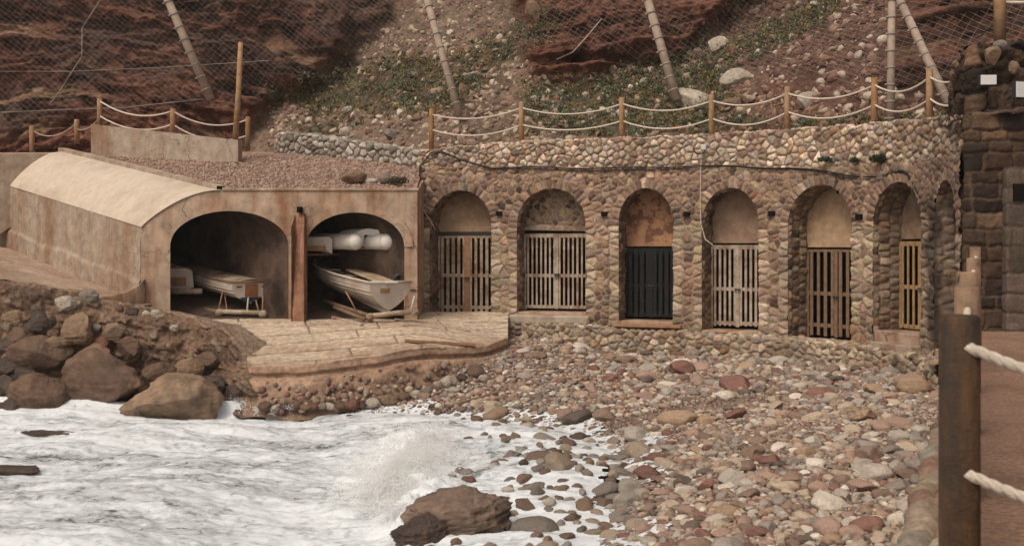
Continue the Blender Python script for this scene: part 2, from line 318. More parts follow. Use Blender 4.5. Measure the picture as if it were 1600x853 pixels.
# =================================================================== PLAN
ARC = Path([((p-800)*y/F, y) for p, y in [(652,29.0),(725,28.7),(800,28.3),(875,27.95),(950,27.5),(1025,27.1),(1100,26.55),(1175,25.95),(1250,25.2),(1310,24.4),(1365,23.5),(1410,22.65),(1440,22.0),(1466,21.3),(1502,20.2)]], side=1, smooth=1)
WATER = Path([(-30,22.0),(-12,23.0),(-9,23.2),(-6.2,24.2),(-5.3,24.3),(-3.2,23.2),(-1.35,22.9),(.2,21.9),(1.3,20.3),(1.9,18.7),(1.7,16.9),(1.4,15.2),(1.1,13.4),(.7,11.5),(.3,9),(-.3,5),(-1,0),(-2,-8)])
def water_d(X, Y):
    q = WATER.p(np.linspace(0, WATER.L, 260)); X = np.asarray(X, float); Y = np.asarray(Y, float); xf, yf = X.ravel(), Y.ravel(); out = np.empty(xf.shape)
    A = q[:-1]; B = q[1:]; D = B-A; L2 = (D**2).sum(1)
    for ch in np.array_split(np.arange(len(xf)), max(1, len(xf)//20000)):
        px = xf[ch,None]-A[:,0]; py = yf[ch,None]-A[:,1]; t = np.clip((px*D[:,0]+py*D[:,1])/L2, 0, 1)
        ex = px-t*D[:,0]; ey = py-t*D[:,1]; d2 = ex**2+ey**2; k = d2.argmin(1); r = np.arange(len(ch))
        cr = D[k,0]*py[r,k]-D[k,1]*px[r,k]; out[ch] = np.sqrt(d2[r,k])*np.where(cr > 0, 1, -1)
    return out.reshape(X.shape)          # > 0 on land (left of the direction of travel)
def beach_z(X, Y, d=None):
    if d is None: d = water_d(X, Y)
    z = np.where(d > 0, 1.16*(1-np.exp(-np.maximum(d,0)/3.6)), np.maximum(d*.16, -1.2))
    X_ = np.asarray(X, float); Y_ = np.asarray(Y, float); z = z+.34*sstep(-3.2,-1.0,X_)*sstep(24.0,26.2,Y_)*sstep(2.6,.6,X_)*(d > 0)
    return z+.05*fbm(np.asarray(X)*.8, np.asarray(Y)*.8, 0, 3, 61)*sstep(-.5, 1, d)
def edge_x(Y): return 1.99+(Y-5.4)*.43           # seaward edge of the walkway
WALK_Z = 2.1
def apron_z(X): return 2.2+.23*(-9.14-np.asarray(X, float))
def ramp_front(X): return np.interp(X, [-9,-7,-6.1,-5.7,-4.6,-3,-1.5,-.5,-.1], [25.4,25.3,24.6,23.7,23.7,24.2,25.2,25.9,26.4])
def ramp_z(X, Y):
    X = np.asarray(X, float); Y = np.asarray(Y, float)
    a = 1.66+.29*(Y-26); b = 1.76+.02*(Y-26)
    k = .12; h = np.clip(.5+.5*(b-a)/k, 0, 1); z = b*(1-h)+a*h-k*h*(1-h)
    return z-.05*sstep(-3, 0, X)*(26.6-Y)*.6-.38*sstep(-2.6, -.2, X)*sstep(28.3, 26.5, Y)

# ------------------------------------------------ STRUCTURE: cliff
def pix(X, Y, Z): return 800+F*X/Y, HOR-(Z-EYE)*F/Y
def cliff_masks(px, py):
    n = fbm(px/70, py/55, 0, 4, 77)*38
    left = sstep(-22, 22, (395+(212-py)*1.25)-px+n*1.2)
    red = sstep(-12, 12, px-(800+py*.12)+n*.6)*sstep(-12, 12, (148-(px-800)*.22)-py+n*.7)*sstep(-22, 22, (1165-py*1.0)-px+n)
    rr = sstep(-20, 20, px-(1405-py*.2)+n)*sstep(-10, 14, (150)-py+n*.5)
    return left, red, rr
def cliff_Y(X, Z):
    base = np.interp(X, [-40,-16,-9,-6,-3.4,0,4,7,9,11,16,40], [34,35.5,36,35,31.6,30.6,29.4,27.4,25.4,23.8,21,12])
    y0 = base+np.maximum(Z-6.0,-.1)*1.15
    px, py = pix(X, y0, Z); left, red, rr = cliff_masks(px, py)
    yl = np.interp(X, [-40,-16,-8,-2,4], [33,35.2,36.6,37.2,38])+np.maximum(Z-6.2,-.3)*.42
    yr = base+(Z-6.0)*.62+1.1
    y = y0*(1-left)+yl*left
    y = y*(1-red)+np.minimum(yr, y0+1)*red; y = y*(1-rr)+(base+(Z-6)*.7+1.0)*rr
    return y, left, red, rr, px, py
def build_cliff():
    xs = np.concatenate([np.arange(-44,-21,.3), np.arange(-21,16,.06), np.arange(16,34,.3)]); zs = np.concatenate([np.arange(3.5,13.4,.05), np.arange(13.4,34,.25)])
    X, Z = np.meshgrid(xs, zs, indexing='ij'); Y, left, red, rr, px, py = cliff_Y(X, Z)
    rock = np.clip(left+red+rr*.8, 0, 1)
    # bedding: tilted layers with steps
    wob = fbm(X*.22, Z*.3, 3, 4, 12)
    tilt = np.where(X < -2, .30, -.06)
    tilt = .30*(1-sstep(-4, 0, X))-.05*sstep(-4, 0, X)
    s = Z+tilt*X+wob*1.5*left+wob*.5*(1-left)
    lay = np.zeros_like(s)
    for fq, am, sd_ in ((1.3,.24,1),(3.1,.17,2),(7,.10,3),(15,.05,4)):
        ph = s*fq+vnoise(X*.5,Z*.5,0,sd_)*.35; k = np.floor(ph); fr = ph-k; r = _h(k, k*0, k*0, sd_)
        lay += am*((r-.5)*1.5*sstep(.02,.16,fr)+(fr)*.5)
    cr = fbm(X*.55+wob, Z*.8, 1, 5, 31, ridge=True); blk = fbm(X*1.6, s*2.8, 0, 4, 41)
    hol = sstep(.25,.75, fbm(X*.42+3, s*.75, 0, 4, 55))
    disp = rock*(lay*1.4*(.45+.55*vnoise(X*.4, Z*.4, 0, 8))+cr*.30+blk*.34-hol*.55+fbm(X*4.5, s*9, 0, 4, 47, gain=.65)*.13)+(1-rock)*(fbm(X*.9, Z*1.1, 0, 5, 14)*.30+fbm(X*3.5, Z*3.5, 0, 4, 15)*.13+fbm(X*10, Z*10, 0, 3, 16)*.04)
    disp += rock*(np.abs(fbm(X*3.2+Z*1.2, s*7, 0, 4, 88))*.22)
    Yd = Y-disp
    P = np.stack([X, Yd, Z], -1)
    # colours: the beds' own colours
    k = np.floor(s*3.1+vnoise(X*.5,Z*.5,0,2)*.35); lr = _h(k, k*0, k*0, 71); k2 = np.floor(s*7+vnoise(X,Z,0,2)*.3); lr2 = _h(k2, k2*0, k2*0, 72)
    C = lambda *c: np.array(c)
    dark, redc, redb, och = C(.075,.042,.033), C(.185,.083,.060), C(.245,.118,.080), C(.33,.205,.13)
    mixn = fbm(X*.7, s*1.6, 0, 4, 91)
    a = sstep(-.55,.35, mixn+(lr-.5)*.9)[...,None]; col = dark*(1-a)+redc*a
    b = sstep(.15,.6, mixn+(lr2-.5)*1.0)[...,None]; col = col*(1-b)+redb*b
    o = (sstep(.83,.9, lr)*sstep(-.1,.25, fbm(X*.5, Z*.9, 0, 3, 93)))[...,None]*.85; col = col*(1-o)+och*o
    g = sstep(.2,.5, fbm(X*.35+9, Z*.6, 0, 4, 95))[...,None]*.55; col = col*(1-g)+C(.15,.098,.078)*g
    rd = red[...,None]*.6; col = col*(1-rd)+(C(.19,.085,.058)*(1+.5*mixn[...,None]))*rd
    scree = C(.235,.165,.12)*(1-sstep(1080,1230,px)[...,None])+C(.15,.085,.064)*sstep(1080,1230,px)[...,None]
    sn = fbm(X*2.2, Z*2.2, 0, 4, 97)[...,None]; sc = scree*(1+.5*sn)
    vg = veg_mask(px, py)[...,None]; sc = sc*(1-vg*.7)+C(.085,.072,.042)*(1+.4*sn)*vg*.7
    r3 = rock[...,None]; col = col*r3+sc*(1-r3)
    col = col*(1+.25*fbm(X*6, Z*9, 0, 3, 99)[...,None])
    o_ = link('cliff', grid_mesh('cliff', P, None, col), M['cliff'], None, True); tag(o_, kind='structure', label='layered dark red rock cliff with scree gully above the boathouses')
    return xs, zs, Yd
def veg_mask(px, py):
    n = fbm(px/45, py/30, 0, 4, 133)
    def band(x0,y0,x1,y1,wd):
        dx, dy = x1-x0, y1-y0; t = np.clip(((px-x0)*dx+(py-y0)*dy)/(dx*dx+dy*dy), 0, 1); d = np.hypot(px-x0-t*dx, py-y0-t*dy); return sstep(wd*1.4, wd*.45, d)
    m = np.maximum.reduce([band(500,150,640,120,34), band(560,160,700,150,26), band(700,120,850,40,24)*.7, band(640,110,740,130,22), band(850,165,1100,150,42), band(1000,140,1100,105,34), band(860,190,1010,195,20), band(1150,85,1300,8,20), band(1040,190,1180,196,14), band(1240,200,1480,188,10), band(430,150,520,130,20)*.7, band(480,200,560,195,12)*.5])
    return np.clip(m*1.1+n*.55*m, 0, 1)*sstep(-.5,.0,n+m*.5)
CX, CZ, CY = build_cliff()
def cliff_at(X, Z):
    i = np.clip(np.searchsorted(CX, X)-1, 0, len(CX)-2); j = np.clip(np.searchsorted(CZ, Z)-1, 0, len(CZ)-2)
    fx = np.clip((X-CX[i])/(CX[i+1]-CX[i]), 0, 1); fz = np.clip((Z-CZ[j])/(CZ[j+1]-CZ[j]), 0, 1)
    return (CY[i,j]*(1-fx)+CY[i+1,j]*fx)*(1-fz)+(CY[i,j+1]*(1-fx)+CY[i+1,j+1]*fx)*fz
def cliff_hit(px, py):
    """point of the cliff seen at a photo pixel"""
    px = np.atleast_1d(np.asarray(px, float)); py = np.atleast_1d(np.asarray(py, float)); Yh = np.full(px.shape, 45.); done = np.zeros(px.shape, bool)
    for Y in np.arange(22, 46, .08):
        X = (px-800)*Y/F; Z = EYE+(HOR-py)*Y/F; hit = (~done) & (cliff_at(X, Z) <= Y) & (Z > 3.6); Yh[hit] = Y; done |= hit
    return np.stack([(px-800)*Yh/F, Yh, EYE+(HOR-py)*Yh/F], -1)

# ------------------------------------------------ STRUCTURE: ground behind the walls
def zt_arc(u):
    q = ARC.p(u); px = 800+F*q[...,0]/q[...,1]; return np.interp(px, [652,700,815,1230,1366,1452,1502], [6.08,6.18,6.28,6.30,6.23,6.12,6.04])+.015*np.sin(np.asarray(u)*7)
def ledge_arc(u):
    q = ARC.p(u); px = 800+F*q[...,0]/q[...,1]; return np.interp(px, [652,1000,1300,1480], [5.66,5.54,5.36,5.30])
def gcol(X, Y, base=(.165,.10,.075), amp=.45, seed=0):
    return np.array(base)*(1+amp*fbm(X*1.7, Y*1.7, 0, 5, 200+seed)[...,None])
us = np.linspace(-.0, ARC.L, 260); ws = np.linspace(.15, 9, 90); U, W = np.meshgrid(us, ws, indexing='ij')
P2 = ARC.p(U)-ARC.n(U, .8)*W[...,None]; Z = zt_arc(U)-.10+.06*fbm(P2[...,0]*1.5, P2[...,1]*1.5, 0, 4, 5)+np.maximum(W-1.2,0)*.12
tag(link('ground', grid_mesh('ground', np.concatenate([P2, Z[...,None]], -1), None, gcol(P2[...,0], P2[...,1], (.15,.10,.07))), M['ground']), kind='structure')
def back_z(X, Y):  # gravel terrace over the boathouse vaults
    return np.where(Y < 33.2, 4.96+(Y-26.85)*.225, 4.96+6.35*.225+(Y-33.2)*.1)+.03*fbm(X*3, Y*3, 0, 3, 6)
AX = np.array([-6.2, 5.7, 1.43])                 # the vaults' axis: back, to the left and uphill
def curb_x(Y): return -7.17+(Y-26.85)*(AX[0]/AX[1])
a, b = np.linspace(0, 1, 260), np.linspace(26.87, 38.5, 260); A_, Yg = np.meshgrid(a, b, indexing='ij')
xl = np.where(Yg < 32.6, curb_x(Yg)+.1, np.interp(Yg, [32.6, 33, 39], [-13.3,-24,-30])); xr = np.interp(Yg, [26.8, 29.2, 30, 31, 39], [-2.36, -2.45, -1.5, 1, 3]); Xg = xl+(xr-xl)*A_
Zg = back_z(Xg, Yg)
cg = gcol(Xg, Yg, (.30,.195,.15), .35, 3)*(1+.35*fbm(Xg*9, Yg*9, 0, 3, 9)[...,None]); pale = sstep(.25,.5, fbm(Xg*.5, Yg*1.4, 0, 4, 33))[...,None]*.5; cg = cg*(1-pale)+np.array([.42,.34,.27])*pale
tag(link('gravel_terrace', grid_mesh('gravel_terrace', np.stack([Xg, Yg, Zg], -1), None, cg), M['ground']), kind='structure')
# apron left of the vaults
xs = np.linspace(-34, -8.9, 160); ys = np.linspace(0, 1, 70); A_, B_ = np.meshgrid(xs, ys, indexing='ij')
y0 = np.interp(A_, [-34,-20,-11.3,-9.4,-8.9], [22.5,23.0,23.9,24.4,24.6]); y1 = np.interp(A_, [-34,-15.4,-9.14,-8.9], [45,33,26.95,26.9]); Ya = y0+(y1-y0)*B_
Za = apron_z(A_)+.03*fbm(A_*2, Ya*2, 0, 4, 8); ca = gcol(A_, Ya, (.38,.275,.20), .3, 5)
tag(link('apron', grid_mesh('apron', np.stack([A_, Ya, Za], -1), None, ca), M['ground']), kind='structure')

# ------------------------------------------------ STRUCTURE: slipway
def build_ramp():
    xs = np.arange(-8.7, -.08, .025); ts = np.linspace(0, 1, 190); X, T = np.meshgrid(xs, ts, indexing='ij')
    y0 = ramp_front(X); y1 = np.interp(X, [-9,-2.6,-2.3,-.6,-.1], [27.1,27.1,28.8,28.6,28.2]); Y = y0+(y1-y0)*T; Z = ramp_z(X, Y)
    q = Y*1.0-.16*X+.10*np.sin(X*.9); wv = .05*fbm(X*1.2, Y*1.2, 0, 3, 44); ph = (q+wv)/.55; fr = np.abs(ph-np.round(ph))*.55; k = np.round(ph); kk = np.floor(ph); qx = (X+.3*Y)/1.7+_h(kk, kk*0, kk*0, 5)*3; frx = np.abs(qx-np.round(qx))*1.7
    gr = (1-sstep(.018,.05, fr+.012*fbm(X*5, Y*5, 0, 2, 3)))*sstep(-.4,.0, fbm(X*.9+k*7.7, k*3.1, 0, 2, 17)+.25)
    gr = np.maximum(gr, .8*(1-sstep(.008,.03,frx+.01*fbm(X*7,Y*7,0,2,13)))*(_h(kk, np.round(qx), kk*0, 6) > .45)); q2 = Y*1.05-.42*X; ph2 = q2/.27; fr2 = np.abs(ph2-np.round(ph2))*.27; gr2 = (1-sstep(.01,.035, fr2))*sstep(-2.4,-1.6, X)*sstep(.3,.9, T*3)
    gr = np.maximum(gr, gr2*.9); Z = Z-gr*.06+.018*fbm(X*2, Y*2, 0, 4, 23)
    c = np.array([.50,.395,.295])*(1+.16*fbm(X*1.3, Y*1.5, 0, 6, 24, gain=.6)[...,None]+.10*fbm(X*12, Y*12, 0, 3, 29)[...,None])
    st = sstep(.1,.45, fbm(X*.6, Y*1.3, 2, 4, 27))[...,None]*.5; c = c*(1-st)+np.array([.30,.20,.135])*st
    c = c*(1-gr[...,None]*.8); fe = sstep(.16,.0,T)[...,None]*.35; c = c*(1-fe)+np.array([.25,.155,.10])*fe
    P = np.stack([X, Y, Z], -1)
    # rounded lip and front face
    n = 44; fz = np.linspace(0, 1, n); X2, Tz = np.meshgrid(xs, fz, indexing='ij'); yf = ramp_front(X2); zt = ramp_z(X2, yf)
    lip = .16+.05*fbm(X2*.7, Tz*0, 0, 2, 2); stepy = -.10*sstep(.5,.58,Tz+.1*vnoise(X2*1.5,0,0,4))
    Y2 = yf-.05*np.sin(np.clip(Tz*4,0,1)*1.57)+.09*sstep(.15,.20,Tz)*(1-sstep(.24,.30,Tz))-.10*fbm(X2*1.1, 0, 0, 3, 58)-.10*fbm(X2*2.2, Tz*5, 0, 5, 52, gain=.6)*sstep(.05,.3,Tz)-.62*np.clip((Tz-.26)/.74,0,1)
    Z2 = zt-.03*np.abs(fbm(X2*4,0,0,3,59))*sstep(.3,0,Tz)-Tz*1.05+.10*sstep(.4,.6,Tz)*fbm(X2*1.3,0,0,3,91)+.02*fbm(X2*3, Tz*3, 0, 3, 53)*Tz
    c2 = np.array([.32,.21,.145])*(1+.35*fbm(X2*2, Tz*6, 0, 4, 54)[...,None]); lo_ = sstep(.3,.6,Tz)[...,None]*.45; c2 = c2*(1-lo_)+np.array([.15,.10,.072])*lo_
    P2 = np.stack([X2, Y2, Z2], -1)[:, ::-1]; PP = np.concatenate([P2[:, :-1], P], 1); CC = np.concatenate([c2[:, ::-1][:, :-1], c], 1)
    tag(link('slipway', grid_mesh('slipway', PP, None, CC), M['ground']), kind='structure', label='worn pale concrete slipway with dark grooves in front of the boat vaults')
build_ramp()

# ------------------------------------------------ STRUCTURE: beach, walkway, water
xs = np.concatenate([np.arange(-9,-6,.3), np.arange(-6,9.6,.06)]); ys = np.concatenate([np.arange(-6,9,.3), np.arange(9,29.3,.06)]); X, Y = np.meshgrid(xs, ys, indexing='ij'); D = water_d(X, Y)
Z = beach_z(X, Y, D); inr = (X < -.2) & (Y > ramp_front(X)-.02); Z = np.where(inr, np.minimum(Z, ramp_z(X, Y)-.35), Z); Z += .015*fbm(X*9, Y*9, 0, 3, 63)
inw = X > edge_x(Y)+.1; Z = np.where(inw, np.minimum(Z, 1.2), Z)
cb = np.array([.22,.155,.12])*(1+.5*fbm(X*7, Y*7, 0, 4, 64)[...,None]); wet = sstep(1.2,.0,D)[...,None]*.5; cb = cb*(1-wet)
tag(link('beach', grid_mesh('beach', np.stack([X, Y, Z], -1), None, cb), M['gravel']), kind='structure', label='brown gravel beach under the arcade')
ys = np.arange(-6, 20.3, .08); ts = np.linspace(0, 1, 120)**1.3; Yw, T = np.meshgrid(ys, ts, indexing='ij'); Xw = edge_x(Yw)+.14+T*14
Zw = WALK_Z+.02*fbm(Xw*1.5, Yw*1.5, 0, 4, 71)+.01*fbm(Xw*8, Yw*8, 0, 2, 72); cw = np.array([.24,.145,.10])*(1+.20*fbm(Xw*5, Yw*5, 0, 5, 73)[...,None]+.25*fbm(Xw*.9, Yw*.9, 0, 3, 74)[...,None])
tag(link('walkway', grid_mesh('walkway', np.stack([Xw, Yw, Zw], -1), None, cw, flip=True), M['gravel']), kind='structure')

CREST = [(590,25.0)]
def foam_height(X, Y):
    D = water_d(X, Y); amp = sstep(.6, -1.5, D)
    cpx = (X-.15*(Y-17))                                      # breaker running in towards the beach
    arc = np.exp(-((X+1.55+.10*(Y-17)+.35*fbm(Y*.5, X*.3, 0, 3, 301))/.5)**2)*sstep(12.2,14.5,Y)*sstep(21.3,18.8,Y)
    sw = .13*np.sin(X*.75+Y*.42+1.6*vnoise(X*.18, Y*.3, 0, 302))+.07*np.sin(-X*.35+Y*1.25+2*vnoise(X*.2, Y*.2, 0, 303))
    ch = .13*fbm(X*.55, Y*1.9, 0, 5, 320, gain=.55)+.07*fbm(X*.9, Y*1.3, 0, 4, 304)+.03*fbm(X*3.2, Y*4.5, 0, 4, 305)+.016*fbm(X*9, Y*12, 0, 4, 306, gain=.65)
    ar = arc*(.20+.26*fbm(X*2.2, Y*2.2, 0, 5, 307, gain=.6)+.12*fbm(X*7, Y*7, 0, 4, 308, gain=.65))
    back = .38*np.exp(-((Y-(23.2+.06*(X+8))+.25*fbm(X*.7,0,0,2,309))/.30)**2)*sstep(-4.2,-5.2,X)*(.35+.65*sstep(-.3,.5,vnoise(X*1.1, 0, 0, 310)))
    return .02+(sw+ch)*(.25+.75*amp)+ar+back*.8, D, arc, back
def build_water():
    xs = np.concatenate([-13-np.cumsum(1.06**np.arange(60)*.06)[::-1], np.arange(-13,3.2,.035)]); ys = np.concatenate([11-np.cumsum(1.06**np.arange(50)*.06)[::-1], np.arange(11,25.4,.04)])
    X, Y = np.meshgrid(xs, ys, indexing='ij'); H, D, arc, back = foam_height(X, Y)
    foam = .68+.62*fbm(X*.42, Y*1.5, 0, 6, 311, gain=.65)+.34*fbm(X*1.8, Y*6, 0, 5, 312, gain=.6)+arc*.5+back*1.2+.18*sstep(-3.0,-.3,D)
    foam = foam-.35*sstep(3,10,-X-6)*sstep(19,14,Y)*.4
    edge = sstep(.9,.0,D); foam = np.where(D > -.2, foam*.7+.25, foam)
    lace = np.abs(fbm(X*1.6, Y*3.2, 0, 4, 313)); foam = foam-.30*sstep(.10,.0,lace)*(1-arc)
    bz = beach_z(X, Y, D); film = bz+.035+.03*fbm(X*2.5, Y*2.5, 0, 3, 315); H = np.where(D > -.6, np.maximum(H, film*sstep(-.6,.0,D)+H*(1-sstep(-.6,.0,D))), H); reach = .35+1.1*fbm(X*.8, Y*.8, 0, 3, 316)+.5*fbm(X*4, Y*4, 0, 3, 317)
    keep = ((D < reach) | (D < -.3))[:-1,:-1]
    link_o = link('sea_water', grid_mesh('sea_water', np.stack([X, Y, H], -1), keep, None, {'foam': foam}), M['sea']); tag(link_o, kind='structure', label='churning white surf and grey sea water')
m = bpy.data.materials.new('surf'); m.use_nodes = True; n = m.node_tree.nodes; l = m.node_tree.links; b = n['Principled BSDF']; M['sea'] = m
at_ = n.new('ShaderNodeAttribute'); at_.attribute_name = 'foam'; geo = n.new('ShaderNodeNewGeometry'); mp = n.new('ShaderNodeMapping'); mp.inputs['Scale'].default_value = (1,1.8,1); l.new(geo.outputs['Position'], mp.inputs[0])
nz = n.new('ShaderNodeTexNoise'); nz.inputs['Scale'].default_value = 6.5; nz.inputs['Detail'].default_value = 10; nz.inputs['Roughness'].default_value = .72; nz.inputs['Distortion'].default_value = .8; l.new(mp.outputs[0], nz.inputs['Vector'])
ma = n.new('ShaderNodeMath'); ma.operation = 'MULTIPLY_ADD'; l.new(nz.outputs['Fac'], ma.inputs[0]); ma.inputs[1].default_value = 2.2; ma.inputs[2].default_value = -1.1
ad = n.new('ShaderNodeMath'); ad.operation = 'ADD'; l.new(ma.outputs[0], ad.inputs[0]); l.new(at_.outputs['Fac'], ad.inputs[1])
rp = n.new('ShaderNodeValToRGB'); l.new(ad.outputs[0], rp.inputs[0]); e = rp.color_ramp.elements; e[0].position = 0.0; e[0].color = (.13,.15,.145,1); e[1].position = .92; e[1].color = (.70,.735,.76,1)
for p_, c_ in ((.15,(.22,.24,.24,1)),(.34,(.38,.41,.42,1)),(.6,(.56,.59,.61,1))): x = e.new(p_); x.color = c_
l.new(rp.outputs[0], b.inputs['Base Color']); rr_ = n.new('ShaderNodeMapRange'); rr_.inputs['To Min'].default_value = .10; rr_.inputs['To Max'].default_value = .85; l.new(ad.outputs[0], rr_.inputs['Value']); l.new(rr_.outputs[0], b.inputs['Roughness'])
bp = n.new('ShaderNodeBump'); bp.inputs['Strength'].default_value = .4; bp.inputs['Distance'].default_value = .05; l.new(nz.outputs['Fac'], bp.inputs['Height']); l.new(bp.outputs[0], b.inputs['Normal'])
build_water()

# =================================================================== STONE ARCADE
arc = thing('stone_arcade', 'long curved arcade of cobble masonry with seven arched storerooms', 'arcade', (*ARC.p(ARC.L/2), 1.4))
# px of opening left / right, gate bottom Z, gate top Z, springing, crown
AR = [(672,768,1.72,3.85,4.12,5.04),(808,916,1.90,3.90,4.10,5.06),(967,1052,1.73,3.52,4.15,5.02),(1097,1186,1.56,3.60,4.10,4.98),(1232,1331,1.44,3.50,4.05,4.98),(1366,1441,1.80,3.68,4.05,4.92),(1462,1496,1.60,3.6,4.0,4.85)]
OP = []
for (pl, pr, zb_, zg, zs, zc) in AR:
    u0, u1 = ARC.u_at_px(pl), ARC.u_at_px(pr); OP.append(((u0+u1)/2, (u1-u0)/2, zs, zc-zs))
sd_ = []; QS = []
for s in darts(-.1, ARC.L+.1, .4, 6.0, (.10,.068,.047), (70,420,1400)):
    ok = True
    for (uc, a, vs, r) in OP:
        q = math.hypot((s[0]-uc)/(a+.27), (s[1]-vs)/(r+.27)) if s[1] > vs else abs(s[0]-uc)/(a+.30)
        if q < 1.0: ok = False; break
    if ok: sd_.append(s)
for i, (uc, a, vs, r) in enumerate(OP):
    k = int(math.pi*(a+r)/2/.125)
    for j in range(k+1):
        th = math.pi*j/k; rad = .12+random.uniform(-.01,.01); sd_.append((uc+math.cos(th)*(a+rad), vs+math.sin(th)*(r+rad)))
    for sgn in (-1, 1):
        z = .9; alt = 0
        while z < vs-.05: alt ^= 1; QS.append(len(sd_)); sd_.append((uc+sgn*(a+.10+.05*alt+random.uniform(-.02,.02)), z)); z += random.uniform(.13,.22)
    for sgn in (-1,1): sd_.append((uc+sgn*(a*.5), vs)); 
sd_ = np.array(sd_); QUOIN = (np.array(QS), [((.40,.31,.22),4),((.33,.25,.175),3),((.27,.20,.145),2),((.45,.37,.28),1)])
def arc_col(P, col):
    px = 800+F*P[...,0]/P[...,1]; z = P[...,2]
    gp = sstep(1290,1480,px)[...,None]*.45; col = col*(1-gp)+np.array([.17,.12,.095])*gp       # browner stone at the right-hand end
    rs = sstep(.2,.5, fbm(P[...,0]*1.1, z*.7, 0, 4, 401))*sstep(3.6,1.8,z); rs = rs[...,None]*.45; col = col*(1-rs)+np.array([.32,.17,.085])*rs
    blk = (sstep(16,5,np.abs(px-1462+(z-3)*4+8*vnoise(z*2,0,0,5)))*sstep(4.9,4.2,z))[...,None]*.8; col = col*(1-blk)+np.array([.03,.024,.02])*blk   # tar-black stain beside arch six
    return col
zb0 = lambda u: np.full(np.shape(u), .5)
stone_wall('lower_wall', ARC, zb0, ledge_arc, [((a[0]*1.02,a[1]*.95,a[2]*.97),b) for a,b in PAL_LOW], arc, relief=.034, over=QUOIN, mortar=(.30,.215,.15), top=.12, seeds=sd_, opens=OP, colmod=arc_col, seed=1)
UP = Path(ARC.p(np.linspace(0, ARC.L, 300))-ARC.n(np.linspace(0, ARC.L, 300), .3)*.07, side=1); kq = UP.L/ARC.L
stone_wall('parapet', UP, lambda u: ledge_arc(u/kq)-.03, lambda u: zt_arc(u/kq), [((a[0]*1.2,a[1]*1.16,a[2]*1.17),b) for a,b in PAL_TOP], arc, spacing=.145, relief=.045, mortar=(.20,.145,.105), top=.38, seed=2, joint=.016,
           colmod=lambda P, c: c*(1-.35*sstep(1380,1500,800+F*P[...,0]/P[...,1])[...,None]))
# reveals and dark rooms behind
DEP = .74
def wpt(uc, du, w, z): n_ = ARC.n(uc); q = ARC.p(uc+du)-n_*w; return Vector((q[0], q[1], z))
for i, (uc, a, vs, r) in enumerate(OP):
    zb_ = .5; prof = []; L = 0
    for z in np.arange(zb_, vs, .022): prof.append((-a, z))
    for th in np.linspace(math.pi, 0, int(math.pi*(a+r)/2/.022)): prof.append((a*math.cos(th), vs+r*math.sin(th)))
    for z in np.arange(vs, zb_, -.022): prof.append((a, z))
    pr = np.array(prof); seg = np.concatenate([[0], np.cumsum(np.hypot(*np.diff(pr, axis=0).T))]); wsn = np.linspace(-.025, DEP+(1.6 if i == 6 else .0), 26 if i < 6 else 60)
    Sg, Wg = np.meshgrid(seg, wsn, indexing='ij'); h, col = stone_relief(Sg, Wg, np.array(jgrid(0, seg[-1], 0, wsn[-1], .17, .26, .2, True)), PAL_LOW, .028, (.2,.14,.10), 30+i)
    tn = np.gradient(pr, axis=0); tn /= np.linalg.norm(tn, axis=1, keepdims=True)+1e-9; nn = np.stack([tn[:,1], -tn[:,0]], -1)
    nin = nn  # points into the opening
    cpt = np.array([0, vs]); sgn = np.sign(((cpt-pr)*nin).sum(1)).mean(); nin = nin*(1 if sgn >= 0 else -1)
    hh = h*sstep(0, .06, Wg)
    DU = pr[:,0][:,None]+nin[:,0][:,None]*hh; ZZ = pr[:,1][:,None]+nin[:,1][:,None]*hh
    nrm = ARC.n(uc); PP = ARC.p(uc+pr[:,0])[:,None,:]+ARC.t(uc)[None,None,:]*(DU-pr[:,0][:,None])[...,None]-nrm[None,None,:]*Wg[...,None]
    P = np.concatenate([PP, ZZ[...,None]], -1); col = arc_col(P, col*.9)
    link('arch_reveal', grid_mesh('arch_reveal', P, None, col), M['masonry'], arc)
PLM = [plaster('tan_plaster', (.36,.25,.165), (.28,.185,.12)), None, plaster('peeling_plaster', (.36,.20,.11), (.17,.085,.055), .5, .56, 3.2), plaster('mauve_plaster', (.27,.175,.125), (.34,.24,.165), .42, .6, 2.2), plaster('clean_tan_plaster', (.42,.29,.185), (.34,.225,.14)), plaster('dull_plaster', (.30,.205,.14), (.2,.13,.09))]
def stone_panel(uc, a, vs, r, zg, w):
    pass
